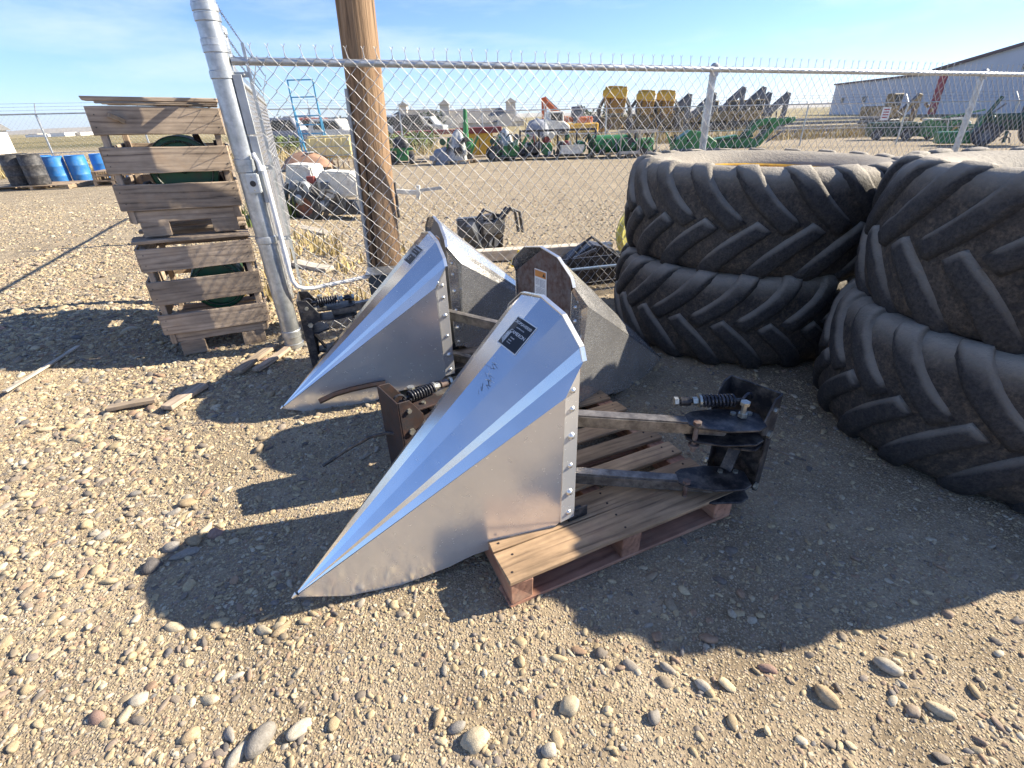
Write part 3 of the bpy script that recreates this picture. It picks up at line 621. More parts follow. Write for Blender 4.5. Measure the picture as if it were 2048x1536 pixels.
    if sticker:
        P1 = prof(-1)[1]; R0 = Vector((0, 0, 1.028)); rid = (R0 - Vector(TIP)).normalized()
        for s, e0, e1, nm in ((-1, 0, .088, 'sticker'), (1, 0, .042, 'sticker')):
            A_ = Vector((0, s * .143, 1.002)); n_ = rid.cross(A_ - R0); n_ = n_ if n_.z > 0 else -n_; n_.normalize(); e2 = (A_ - R0) - rid * (A_ - R0).dot(rid); e2.normalize()
            o0 = R0 - rid * .105 + n_ * .0012
            pb = MB().prism([(0, e0), (-.125, e0), (-.125, e1), (0, e1)], o0, rid, e2, n_ * .0008).build('sticker', LABELW, t)
            ed = .004; MB().prism([(-ed, e0), (-.125 + ed, e0), (-.125 + ed, e1 - ed), (-ed, e1 - ed)], o0 + n_ * .0009, rid, e2, n_ * .0006).build('black_field', LABELK, pb)
            if s < 0:
                def word(txt, size, u, v, mt=LABELW):
                    cu = bpy.data.curves.new('lettering', 'FONT'); cu.body = txt; cu.size = size; cu.extrude = .0002
                    to = bpy.data.objects.new('lettering', cu); COL.objects.link(to)
                    bpy.context.view_layer.update(); me_ = bpy.data.meshes.new_from_object(to.evaluated_get(bpy.context.evaluated_depsgraph_get())); bpy.data.objects.remove(to)
                    me_.transform(Matrix(((e2.x, rid.x, n_.x, 0), (e2.y, rid.y, n_.y, 0), (e2.z, rid.z, n_.z, 0), (0, 0, 0, 1))) @ Matrix.Identity(4)); pos = o0 + rid * u + e2 * v + n_ * .0019
                    me_.transform(Matrix.Translation(pos)); link('lettering', me_, mt, pb)
                word('CROPSAVERS®', .0155, -.026, -.028); word('manufactured by', .007, -.041, .004); word('CAMERON', .0185, -.066, -.012); word('Canada', .008, -.083, .012); word('T0J 0Y0', .006, -.094, .010); word('Patented', .006, -.103, .010)
            else:
                m = MB()
                for k in range(9):
                    a = o0 + n_ * .0018 + rid * (-.115 + .002 * k) + e2 * (.004 + .004 * k % .03); b_ = o0 + n_ * .0018 + rid * (-.062 - .004 * (k % 3)) + e2 * (.002 + .003 * k); m.bar(a, b_, .0016, .0006)
                m.build('corn_leaf_emblem', LABELW, pb)
        # bent-over scrape below the sticker
    return t
snA = snout('stainless divider snout nearest the camera, with scraped black sticker, on red pallet', .119, 1.698, 0, R(27.5), STEEL, GREYM, (.86, 1.635, 0), sticker=True, mount_yaw=R(38))
snB = snout('stainless divider snout pointing left behind the front one, near the corner post', -.477, 3.069, -.03, R(25.2), STEEL, GREYM, (-.03, 2.86, 0), bracket=False, sticker=True)
snC = snout('stainless divider snout pointing right, with rusty back plate and orange warning label', .175, 2.541, -.02, R(212.8), STEELD, RUST, (-.43, 2.10, 0), warn=1, bmat=RUSTB, bz=-.10)
snD = snout('dusty stainless divider snout farthest back against the fence, pointing right', -.489, 3.431, 0, R(201.7), STEELD, GREYM, (-1.22, 3.20, 0), warn=2, bmat=BLACKP)
# scrape on the front snout: torn bright and rust-brown scratches, part of its skin
def scrape(t):
    R0 = Vector((0, 0, 1.028)); rid = (R0 - Vector(TIP)).normalized(); A_ = Vector((0, -.143, 1.002)); n_ = rid.cross(A_ - R0); n_ = n_ if n_.z > 0 else -n_; n_.normalize(); e2 = ((A_ - R0) - rid * (A_ - R0).dot(rid)).normalized()
    rs = random.Random(3); m = MB(); m2 = MB()
    for k in range(30):
        q = rs.random(); u = -.27 - .06 * rs.random() - q * .09; v = .004 + q * .075 + rs.uniform(-.012, .012); a = rs.uniform(-.5, .9)
        p = R0 + rid * u + e2 * v + n_ * .0012; d = (e2 * math.cos(a) - rid * math.sin(a)) * rs.uniform(.008, .034)
        (m if k % 3 else m2).bar(p, p + d, rs.uniform(.0004, .0011), .0004)
    m.build('scratch_marks', RUSTB, t); m2.build('bright_scratches', LABELW, t)
scrape(snA)
rb = tag(MB().path([(-1.19, 2.60, .10), (-1.1, 2.64, .125), (-1.0, 2.67, .14), (-.88, 2.70, .15), (-.80, 2.72, .15)], .017, 6).build('rusty_bar', RUSTB), 'rusty bent steel bar lying under the second snout', 'steel bar')
tag(MB().path([(-.99, 2.02, .05), (-.86, 2.04, .13), (-.72, 2.02, .22), (-.62, 1.99, .26), (-.5, 1.95, .27)], .009, 7).build('black_cable', BLACKP, smooth=True), 'black cable running past the rusty bracket behind the front snout', 'cable')
tag(MB().path([(1.03, 1.58, .40), (1.1, 1.60, .36), (1.22, 1.62, .30)], .005, 6).build('thin_rod', BLACKP), 'thin black rod sticking out from the front snout bracket', 'rod')

# ------------------------------------------------------------------ pallets
NAILH = MB().lathe([(.0005, .0022), (.0045, .0016), (.0055, -.003)], 8).mesh('nail_head')
def pallet(label, x, y, z, yaw, Lx, Ly, mt, n_deck, group=None, h=.13, strings=3, gaps=None, smat=None, bottom=3):
    """deck boards run along local X; stringers along local Y"""
    t = thing('wooden_pallet', label, 'pallet', (x, y, z), yaw, group); T = .019; sh = h - 2 * T; smat = smat or mt
    for k in range(strings):
        px = .045 / 2 + (Lx - .045) * k / (strings - 1) if strings > 1 else Lx / 2
        px = {0: .05, strings - 1: Lx - .05}.get(k, Lx / 2)
        board('stringer', Ly, .09 if h > .12 else .05, sh, smat, t, (px, Ly / 2, T + sh / 2), (0, 0, R(90)))
    y0 = 0
    for wd, gap in (gaps or [(Ly / n_deck * .72, Ly / n_deck * .28 * n_deck / max(1, n_deck - 1))] * n_deck):
        board('deck_board', Lx * random.uniform(.985, 1.0), wd, T, mt, t, (Lx / 2, y0 + wd / 2, h - T / 2 + random.uniform(-.001, .002)), (0, 0, R(random.uniform(-.5, .5)))); y0 += wd + gap
    if Lx < 1.09 and h > .135:
        yy = 0
        for wd, gap in gaps:
            for px in (.05, Lx / 2, Lx - .05):
                for q in (.25, .75): link('nail_head', NAILH, RUSTB, t, (px + random.uniform(-.02, .02), yy + wd * q, h + .0012))
            yy += wd + gap
    for k in range(bottom): board('bottom_board', Lx, .10, T, smat, t, (Lx / 2, .05 + (Ly - .10) * k / max(1, bottom - 1), T / 2), (0, 0, 0))
    return t
pallet('red stained wooden pallet under the front snout', -.035, 1.182, .004, R(23.7), 1.08, 1.22, PALW, 9, 'wooden pallets in the yard', .14, smat=REDW, gaps=[(.15, .004), (.13, .04), (.10, .045), (.10, .05), (.10, .05), (.10, .05), (.10, .05), (.13, .0)])
pallet('grey wooden pallet mostly hidden under the two rear snouts', -1.0, 2.93, .004, R(20), 1.1, .95, GREYW, 7, 'wooden pallets in the yard', .12)

# ------------------------------------------------------------------ tractor tyres
TW = .635
OUT = [(.50, .205), (.515, .232), (.56, .262), (.64, .300), (.72, .3175), (.775, .311), (.812, .288), (.836, .250), (.850, .19), (.858, .10), (.860, 0)]
carc = [(r, z) for r, z in OUT] + [(r, -z) for r, z in OUT[::-1][1:]] + [(.50, -.16), (.62, -.19), (.78, -.20), (.82, 0), (.78, .20), (.62, .19), (.50, .16)]
m = MB(); m.lathe(carc, 96, (0, 0, TW / 2), 'Z', True); CARC = m.mesh('tyre_carcass', smooth=True, ang=60); CARC.materials.append(RUBBER)
def lug_mesh(sign, chir):
    """one tread bar: from the centre line, out and over the shoulder"""
    pts = [(r, z) for r, z in OUT[::-1]][:7]; arc = [0]
    for a, b in zip(pts[:-1], pts[1:]): arc.append(arc[-1] + math.hypot(b[0] - a[0], b[1] - a[1]))
    def at(q):
        s = arc[-1] * q
        for i in range(len(arc) - 1):
            if s <= arc[i + 1] + 1e-9: break
        k = (s - arc[i]) / (arc[i + 1] - arc[i]); a, b = pts[i], pts[i + 1]; d = (b[0] - a[0], b[1] - a[1]); L_ = math.hypot(*d)
        return a[0] + d[0] * k, a[1] + d[1] * k, (d[1] / L_, -d[0] / L_)
    N = 15; rows = []
    for i in range(N):
        q = -.02 + 1.0 * i / (N - 1); r, z, nr = at(max(0, q)); z += min(0, q) * .4
        phi = chir * .36 * (1 - (1 - max(0, min(1, q))) ** 1.75)
        hgt = .031 * min(1, (1.03 - q) / .22) if q > .81 else .031
        dq = .02; r2_, z2_, _ = at(min(1, max(0, q) + dq)); p2 = chir * .36 * (1 - (1 - min(1, max(0, q) + dq)) ** 1.75)
        tang = Vector((r2_ * math.cos(p2), r2_ * math.sin(p2), z2_)) - Vector((r * math.cos(phi), r * math.sin(phi), z)); 
        if tang.length < 1e-6: tang = Vector((0, 0, 1))
        tang.normalize(); nv = Vector((nr[0] * math.cos(phi), nr[0] * math.sin(phi), nr[1])); sd = tang.cross(nv).normalized()
        c = Vector((r * math.cos(phi), r * math.sin(phi), z)); wb = .056 + .012 * q; wt = .038 + .010 * q
        endk = .82 if i == 0 else 1
        row = [c - nv * .012 - sd * wb, c + nv * hgt * .25 * endk - sd * (wb * .88), c + nv * hgt * .78 * endk - sd * (wt * 1.12), c + nv * hgt * endk - sd * wt * .66, c + nv * hgt * endk + sd * wt * .66, c + nv * hgt * .78 * endk + sd * (wt * 1.12), c + nv * hgt * .25 * endk + sd * (wb * .88), c - nv * .012 + sd * wb]
        rows.append([Vector((p.x, p.y, p.z * sign + TW / 2)) for p in row])
    # wear: small chips and waves along the bar
    rl = random.Random(sign * 7 + chir * 3)
    for r_ in rows:
        a_ = rl.uniform(-.0035, .0025)
        for k_ in (2, 3, 4, 5):
            q_ = r_[k_]; rad = Vector((q_.x, q_.y, 0)).normalized(); r_[k_] = q_ + rad * (a_ + rl.uniform(-.003, .001)) + Vector((0, 0, rl.uniform(-.003, .003)))
    m = MB(); K = 8; vs = [p for r_ in rows for p in r_]; fs = []
    for i in range(N - 1):
        for k in range(K - 1): fs.append((i * K + k, i * K + k + 1, (i + 1) * K + k + 1, (i + 1) * K + k))
    fs += [tuple(range(K)), tuple(range((N - 1) * K, N * K))]
    m.add(vs, fs); me_ = m.mesh('tread_lug', smooth=True, ang=100); me_.materials.append(LUGM); return me_
LUGS = {(s, c): lug_mesh(s, c) for s in (1, -1) for c in (1, -1)}
m = MB(); m.lathe([(.512, .235), (.495, .225), (.487, .18), (.455, .13), (.445, .02), (.25, .01), (.25, -.01), (.445, -.02), (.455, -.13), (.487, -.18), (.495, -.225), (.512, -.235), (.50, -.19), (.46, -.05), (.46, .05), (.50, .19)], 64, (0, 0, TW / 2), 'Z', True); RIM = m.mesh('wheel_rim', smooth=True)
def tyre(label, x, y, z, chir, rot0, rimmat, tilt=(0, 0), k=1.0, kz=1.0):
    t = thing('tractor_tyre', label, 'tyre', (x, y, z), group='stacked tractor tyres', rot=(R(tilt[0]), R(tilt[1]), rot0)); t.scale = (k, k, kz)
    link('carcass', CARC, RUBBER, t); N = 19
    rm = RIM.copy(); rm.materials.clear(); link('rim', rm, rimmat, t)
    for i in range(N):
        for s, ph in ((1, 0), (-1, .5)):
            link('tread_lug', LUGS[(s, chir)], LUGM, t, (0, 0, 0), (0, 0, 2 * math.pi * (i + ph) / N))
    return t
tyre('lower worn tractor tyre of the left stack, beside the rusty plated snout', 1.80, 3.85, .01, 1, .1, GREYM, (0, 0), 1.03)
tyre('upper worn tractor tyre of the left stack with yellow rim showing inside', 1.90, 3.92, .622, -1, .22, YELLOW, (.4, .8), 1.085, 1.05)
tyre('lower worn tractor tyre of the right stack, cut off by the frame', 2.66, 2.26, .005, -1, .05, GREYM, (0, 0), 1.0, 1.07)
tyre('upper worn tractor tyre of the right stack, cut off by the frame', 2.74, 2.29, .66, 1, .27, GREYM, (-.3, .5), 1.0, 1.10)

# ------------------------------------------------------------------ slatted crates with green drums
CW, CD = .735, 1.0
def crate(label, z0, rows, yaw, x, y, feet, seed):
    """open slatted crate, front face along local X; rows = (z0,z1) of every slat"""
    random.seed(seed)
    t = thing('slatted_crate', label, 'crate', (x, y, z0), yaw, 'stacked wooden crates', rot=(0, R(1.9), yaw)); top = rows[-1][1]
    for px, py in ((.045, .04), (CW - .045, .04), (.045, CD - .04), (CW - .045, CD - .04)):
        board('corner_post', top - feet[1], .075, .038, GREYW, t, (px, py, (top + feet[1]) / 2), (0, R(90), 0))
    for k, (a, b) in enumerate(rows):
        wd = b - a; zc = (a + b) / 2
        for py, nm in ((.0, 0), (CD, 1)): board('slat', CW, wd, .019, GREYW, t, (CW / 2, py, zc), (R(90), R(random.uniform(-.5, .5)), 0), .006)
        for px in (-.0, CW): board('slat', CD - .03, wd, .018, GREYW, t, (px, CD / 2, zc), (R(90), 0, R(90)), .005)
    for k in range(5): board('floor_board', CW - .03, .15, .018, GREYW, t, (CW / 2, .11 + k * .195, feet[1] + .02), (0, 0, 0))
    for px in (.16, CW - .14): board('foot_block', .17, .09, feet[1] - feet[0], GREYW, t, (px, .06, (feet[0] + feet[1]) / 2), (0, 0, 0)); board('foot_block', .17, .09, feet[1] - feet[0], GREYW, t, (px, CD - .06, (feet[0] + feet[1]) / 2), (0, 0, 0))
    board('base_rail', CW - .05, feet[2], .02, GREYW, t, (CW / 2 + .01, .028, feet[1] + feet[2] / 2), (R(90), 0, 0))
    for k, py in enumerate((.035, .13, .5, .78, .95)): board('top_board', CW + .015, .085 if k else .10, .024, GREYW, t, (CW / 2, py - .01, top + .045), (R(random.uniform(-2, 2)), R(random.uniform(-.4, .4)), R(random.uniform(-1, 1))))
    nl = bpy.data.meshes.new('nail') if 0 else None
    for a, b in rows:
        for px in (.03, CW - .03):
            for q in (.28, .72):
                o = link('nail_head', NAIL, ZINC, t, (px + random.uniform(-.008, .008), -.0105, a + (b - a) * q), (R(90), 0, 0))
    return t
NAIL = MB().lathe([(.0005, .002), (.0035, .0015), (.0038, -.001)], 8).mesh('nail'); NAIL.materials.append(DARKB)
CX, CY, CYAW = -2.655, 3.50, R(27)
crate('lower grey slatted wooden crate of the stack beside the corner post', .02, [(.19, .347), (.425, .602), (.676, .841)], CYAW, CX, CY, (0, .115, .075), 5)
c2 = crate('upper grey slatted wooden crate of the stack beside the corner post', .93, [(.183, .350), (.420, .579), (.647, .810)], CYAW + R(.5), CX + .033, CY + .016, (.003, .10, .08), 9)
board('wood_wedge', .085, .04, .03, TANW, c2, (.145, -.035, .745), (R(10), R(25), R(35)))
def green_drum(label, lx, lz, z0, r):
    c, s = math.cos(CYAW), math.sin(CYAW); ly = .10
    k_ = math.sin(R(1.9)) * (z0 + lz); t = thing('green_drum', label, 'machine part', (CX + (lx + k_) * c - ly * s, CY + (lx + k_) * s + ly * c, z0 + lz - lx * math.sin(R(1.9))), CYAW, 'green drums inside the crates')
    MB().lathe([(r * .98, .0), (r, .015), (r, .55), (r * .98, .56), (.001, .56)], 40, axis='Y').build('drum_shell', GREEND, t, smooth=True)
    MB().lathe([(r * .97, .02), (r * .80, .015), (r * .78, .03), (.03, .03), (.001, .03)], 40, axis='Y').build('end_disc', mat('shaded_green_enamel', (.022, .125, .055), .45, 0, .2, 5, 60, .05, (.06, .08, .04), .4), t, smooth=True)
    MB().lathe([(r * .80, .006), (r * .825, -.002), (r * .85, .006), (r * .825, .014)], 40, axis='Y', close=True).build('rim_ring', TRIM, t, smooth=True)
    MB().lathe([(.03, .0), (.03, .04), (.001, .0)], 16, axis='Y').build('hub', BLACKP, t, smooth=True)
    m = MB(); m.bar((r * 1.05, .2, -r * .9), (r * .6, .12, r * 1.0), .04, .04); m.bar((r * 1.15, .15, -r * .7), (r * 1.15, .15, r * .8), .035, .05); m.build('rusty_frame', RUSTB, t)
    MB().path([(-r * 1.4, .05, -r * .55), (-r * 1.2, .02, -r * .35), (-r * 1.05, .0, -r * .3), (-r * .95, .02, -r * .5)], .012, 8).build('hose', BLACKP, t, smooth=True)
green_drum('green drum lying inside the upper crate', .43, .43, .93, .215)
green_drum('green drum lying inside the lower crate', .44, .50, .02, .195)
for (a, b, wd, mt_, lab) in (((-1.99, 3.17), (-1.93, 3.68), .075, SCRAPW, 'broken grey board on the ground left of the corner post'), ((-1.88, 3.22), (-1.79, 3.60), .06, GREYW, 'short splintered board leaning at the corner post foot'),
        ((-2.22, 2.70), (-2.15, 3.01), .085, GREYW, 'weathered wood offcut lying at the edge of a snout shadow'), ((-2.62, 2.73), (-2.36, 2.82), .05, SCRAPW, 'splinter of pale wood lying in the gravel left of the offcut'),
        ((-3.36, 2.86), (-3.46, 3.62), .035, WHITEW, 'long thin pale stick lying on the gravel at left')):
    A_, B_ = Vector((a[0], a[1], 0)), Vector((b[0], b[1], 0)); L_ = (B_ - A_).length; mid = (A_ + B_) / 2; z = float(gz(mid.x, mid.y)) + .02
    o = board('wood_scrap', L_, wd, .028 if wd > .04 else .014, mt_, None, (mid.x, mid.y, z + .012), (R(random.uniform(-6, 6)), R(random.uniform(-2, 2)), math.atan2(B_.y - A_.y, B_.x - A_.x)), .012)
    tag(o, lab, 'wood scrap', 'scraps of wood on the ground')
for k, (x, y, L_, wd, a, lab) in enumerate(((-3.3, 8.45, 1.1, .16, -38, 'bleached white board beyond the fence, the farther one'), (-2.45, 6.1, .62, .14, -30, 'bleached white board beyond the fence, the nearer one'))):
    tag(board('white_board', L_, wd, .05, WHITEW, None, (x, y, .045), (R(4), R(2), R(a)), .03), lab, 'wood scrap', 'scraps of wood on the ground')

# ------------------------------------------------------------------ gravel
def stone_mesh(seed, sub=2, rough=.3, flat=.62, chip=True):
    rs = np.random.default_rng(seed); bm = bmesh.new(); bmesh.ops.create_icosphere(bm, subdivisions=sub, radius=1.0)
    ax = rs.normal(size=(5, 3)); ax /= np.linalg.norm(ax, axis=1)[:, None]; amp = rs.uniform(-rough, rough, 5)
    cut = rs.normal(size=(5, 3)); cut /= np.linalg.norm(cut, axis=1)[:, None]
    for v in bm.verts:
        p = np.array(v.co); k = 1 + float(np.sum(amp * np.abs(ax @ p)))
        for c in (cut if chip else cut[:1]):
            d = float(p @ c)
            if d > .6: k *= .6 / d * .75 + .25
        v.co = Vector(p * k * np.array([1.0, rs.uniform(.98, 1.0) * .74, flat]))
    for f in bm.faces: f.smooth = True
    me_ = bpy.data.meshes.new('stone_shape'); bm.to_mesh(me_); bm.free(); return me_
def pebble_mat(name, stops):
    m, n, l, b = nodes(name); oi = n.new('ShaderNodeObjectInfo'); t = n.new('ShaderNodeTexCoord').outputs['Object']
    col = ramp(n, l, oi.outputs['Random'], stops)
    n1 = noise(n, l, t, 1.6, 6, .65); n2 = noise(n, l, t, 9, 4, .6)
    col = mixc(n, l, 1.0, col, ramp(n, l, n1.outputs['Fac'], [(.3, (.72, .70, .66)), (.7, (1.18, 1.17, 1.14))]), 'MULTIPLY')
    col = mixc(n, l, 1.0, col, ramp(n, l, n2.outputs['Fac'], [(.35, (.86, .85, .83)), (.65, (1.08, 1.08, 1.08))]), 'MULTIPLY')
    l.new(col, b.inputs['Base Color']); b.inputs['Roughness'].default_value = .82; b.inputs['Specular IOR Level'].default_value = .3
    bump(n, l, n2.outputs['Fac'], .25, .05, b); return m
PEB = pebble_mat('river_pebbles', [(0, (.15, .135, .125)), (.08, (.26, .22, .18)), (.22, (.39, .312, .197)), (.36, (.48, .392, .25)), (.5, (.565, .477, .32)), (.62, (.42, .335, .21)), (.72, (.58, .522, .405)), (.82, (.31, .275, .235)), (.90, (.36, .245, .165)), (1, (.22, .215, .21))])
shapes = [stone_mesh(s, 2, .36, random.uniform(.45, .72)) for s in range(12)] + [stone_mesh(50 + s, 1, .34, .75) for s in range(4)]
PC = bpy.data.collections.new('pebble_shapes')
for k, s_ in enumerate(shapes):
    s_.materials.append(PEB); PC.objects.link(bpy.data.objects.new('pebble_shape_%02d' % k, s_))
def inview(x, y): return (np.abs(x) < 1.28 * y + 2.0)
STACKS = [(1.84, 3.87, .80), (2.68, 2.27, .78)]
def dens(x, y):
    p = vnoise(x * .9 + 3, y * .9, 21) * .65 + vnoise(x * 2.6, y * 2.6, 22) * .35
    left = sstep(-.3, -1.5, x); d = .10 + .90 * left * sstep(.34, .60, p + .14 * left) + .28 * sstep(.45, .7, p)
    trail = np.exp(-((y - (1.9 - .62 * (x + 1.0))) / .30) ** 2) * sstep(-2.6, -1.6, x) * (1 - sstep(-.1, .6, x)); d *= 1 - .55 * trail
    return np.clip(d, 0, 1)
pts = []; scl = []; rot = []; idx = []
def scatter(n, x0, x1, y0, y1, rm, sg, accept, kinds, sink=.25, rmin=.002, rmax=.05):
    x = rng.uniform(x0, x1, n); y = rng.uniform(y0, y1, n); ok = inview(x, y) & (rng.random(n) < accept(x, y))
    for cx, cy, cr in STACKS: ok &= (x - cx) ** 2 + (y - cy) ** 2 > cr * cr
    x, y = x[ok], y[ok]; r = np.clip(rm(x, y) * np.exp(rng.normal(0, sg, len(x))), rmin, rmax)
    z = gz(x, y) + r * rng.uniform(-.32, sink * .6, len(x))
    pts.append(np.stack([x, y, z], 1)); scl.append(np.stack([r * rng.uniform(.85, 1.3, len(x)), r * rng.uniform(.8, 1.1, len(x)), r * rng.uniform(.55, .98, len(x))], 1))
    rot.append(np.stack([rng.normal(0, .22, len(x)), rng.normal(0, .22, len(x)), rng.uniform(0, 6.28, len(x))], 1)); idx.append(rng.integers(kinds[0], kinds[1], len(x)))
scatter(130000, -6.5, .2, .35, 7.5, lambda x, y: 0.0060 + .0042 * sstep(-.8, -2.2, x), .48, lambda x, y: dens(x, y) * sstep(.1, -.6, x), (0, 12), .3, .004, .042)
scatter(70000, -5.0, .3, .35, 4.5, lambda x, y: .0058 + 0 * x, .4, lambda x, y: .5 + 0 * x, (0, 12), .3, .003, .012)
scatter(60000, -1.2, 4.5, .3, 4.5, lambda x, y: .0055 + .0 * x, .52, lambda x, y: .2 + .75 * vnoise(x * 2.2, y * 2.2, 51), (0, 12), .35, .003, .028)
scatter(9000, -.9, 4.5, .3, 4.2, lambda x, y: .0115 + .0 * x, .35, lambda x, y: .1 + .8 * vnoise(x * 1.6, y * 1.6, 52) ** 2, (0, 12), .35, .006, .026)
scatter(90000, -15, -1.0, 5.5, 17, lambda x, y: .012 + 0 * x, .45, lambda x, y: (.25 + .7 * vnoise(x * .7, y * .7, 33)) * (1 - sstep(10.5, 17, y)), (0, 12), .25, .006, .035)
scatter(42000, -4.5, 7, 4.2, 15, lambda x, y: .014 + 0 * x, .4, lambda x, y: (.25 + .6 * vnoise(x * 1.1, y * 1.1, 31)) * (1 - sstep(8, 15, y)), (0, 12), .25, .005, .035)
scatter(90000, -2.6, 3.0, .3, 2.9, lambda x, y: .0036 + 0 * x, .38, lambda x, y: .55 + .45 * vnoise(x * 4, y * 4, 41), (12, 16), .35, .0015, .008)
pts = np.concatenate(pts); scl = np.concatenate(scl); rot = np.concatenate(rot); idx = np.concatenate(idx)
gm_ = bpy.data.meshes.new('gravel_points'); gm_.vertices.add(len(pts)); gm_.vertices.foreach_set('co', pts.ravel().astype(np.float32))
for nm, ty, dat in (('p_scale', 'FLOAT_VECTOR', scl), ('p_rot', 'FLOAT_VECTOR', rot), ('p_idx', 'INT', idx)):
    at_ = gm_.attributes.new(nm, ty, 'POINT'); at_.data.foreach_set('value' if ty == 'INT' else 'vector', dat.ravel().astype(np.int32 if ty == 'INT' else np.float32))
gro = bpy.data.objects.new('gravel', gm_); COL.objects.link(gro); gro['kind'] = 'stuff'; tag(gro, 'loose tan and grey river gravel covering the yard', 'gravel')
ng = bpy.data.node_groups.new('gravel_scatter', 'GeometryNodeTree'); ng.interface.new_socket('Geometry', in_out='INPUT', socket_type='NodeSocketGeometry'); ng.interface.new_socket('Geometry', in_out='OUTPUT', socket_type='NodeSocketGeometry')
N_, L_ = ng.nodes, ng.links; gi = N_.new('NodeGroupInput'); gout = N_.new('NodeGroupOutput'); iop = N_.new('GeometryNodeInstanceOnPoints'); ci = N_.new('GeometryNodeCollectionInfo')
ci.inputs['Collection'].default_value = PC; ci.inputs['Separate Children'].default_value = True; ci.inputs['Reset Children'].default_value = True
def na(nm, ty): q = N_.new('GeometryNodeInputNamedAttribute'); q.data_type = ty; q.inputs['Name'].default_value = nm; return q.outputs['Attribute']
L_.new(gi.outputs[0], iop.inputs['Points']); L_.new(ci.outputs[0], iop.inputs['Instance']); iop.inputs['Pick Instance'].default_value = True
L_.new(na('p_idx', 'INT'), iop.inputs['Instance Index']); L_.new(na('p_scale', 'FLOAT_VECTOR'), iop.inputs['Scale'])
e2r = N_.new('FunctionNodeEulerToRotation'); L_.new(na('p_rot', 'FLOAT_VECTOR'), e2r.inputs[0]); L_.new(e2r.outputs[0], iop.inputs['Rotation']); L_.new(iop.outputs[0], gout.inputs[0])
md = gro.modifiers.new('scatter', 'NODES'); md.node_group = ng
# the larger stones, one by one
SM = {k: pebble_mat('stone_' + k, [(0, sc(c, .82)), (1, sc(c, 1.12))]) for k, c in dict(cream=(.50, .43, .31), tan=(.40, .31, .20), grey=(.30, .28, .255), pink=(.34, .23, .19), dark=(.15, .14, .14), pale=(.46, .42, .35)).items()}
SS = {}
COBBLES = [stone_mesh(90 + s_, 3, .10, .66, False) for s_ in range(6)]
def stone(x, y, r, kind, label, ell=1.0, rz=None, group='larger river stones lying in the gravel', flat=1.0, smooth=False):
    v = random.randint(0, 5 if smooth else 9); key = (v, kind, smooth)
    if key not in SS: SS[key] = (COBBLES if smooth else shapes)[v].copy(); SS[key].materials.clear(); SS[key].materials.append(SM[kind])
    o = bpy.data.objects.new('stone', SS[key]); COL.objects.link(o); o.scale = (r * ell, r, r * flat); o.location = (x, y, float(gz(x, y)) + r * .12)
    o.rotation_euler = (R(random.uniform(-10, 10)), R(random.uniform(-10, 10)), random.uniform(0, 6.28) if rz is None else rz); return tag(o, label, 'stone', group)
for (x, y, r, k, el, rz, lab) in ((-.783, .775, .046, 'grey', 1.25, 1.35, 'big smooth grey oval cobble at the lower left edge'), (-.676, .80, .032, 'pale', 1.35, .75, 'pale slab stone just right of the big oval cobble'),
        (-.989, .895, .026, 'cream', 1.15, .2, 'cream blocky stone casting a long shadow at lower left'), (.143, .83, .026, 'cream', 1.1, .9, 'cream stone at lower middle below the pallet'), (.569, .885, .024, 'pale', 1.2, 2.6, 'white rounded stone below the tyre shadow edge'),
        (.937, .84, .033, 'tan', 1.35, 2.3, 'tan smooth oval stone at lower right'), (.395, .80, .026, 'grey', 1.1, 1.2, 'pale grey angular stone at the lower middle right'), (-.261, .815, .026, 'tan', 1.15, 1.0, 'tan stone below the front snout'),
        (-.198, .79, .025, 'grey', 1.2, .3, 'grey stone beside the tan one below the front snout'), (-.145, .745, .030, 'cream', 1.2, .6, 'yellowish craggy stone at the bottom middle edge'), (.073, .72, .026, 'pale', 1.1, .2, 'round pale stone at the bottom middle edge'),
        (1.19, .925, .024, 'pale', 1.4, 2.8, 'white pointed stone in the sun at right'), (1.251, .79, .030, 'cream', 1.3, 2.4, 'cream oval stone at the lower right'), (-.995, .79, .026, 'tan', 1.3, .7, 'brown tilted stone left of the big oval cobble'),
        (-.835, .735, .026, 'pale', 1.7, 1.1, 'long pale stone below the big oval cobble'), (-1.43, 1.50, .040, 'grey', 1.5, .4, 'dark grey flat stone inside the front snout shadow'), (-1.35, 1.62, .036, 'pink', 1.1, 1.0, 'reddish stone inside the front snout shadow'),
        (-1.52, 1.44, .045, 'dark', 1.1, 1.2, 'dark speckled cobble inside the front snout shadow'), (-1.50, 1.54, .040, 'grey', 1.1, .3, 'blue grey cobble inside the front snout shadow'), (.80, .93, .026, 'pink', 1.4, 2.9, 'pink stone at the tyre shadow edge')):
    stone(x, y, r, k, lab, el, rz, flat=1.1, smooth=('smooth' in lab or 'round' in lab or 'oval' in lab or 'cobble' in lab))
random.seed(21); cnt = 0; KN = {'cream': 'cream', 'tan': 'tan', 'grey': 'grey', 'pink': 'reddish', 'dark': 'dark', 'pale': 'whitish'}
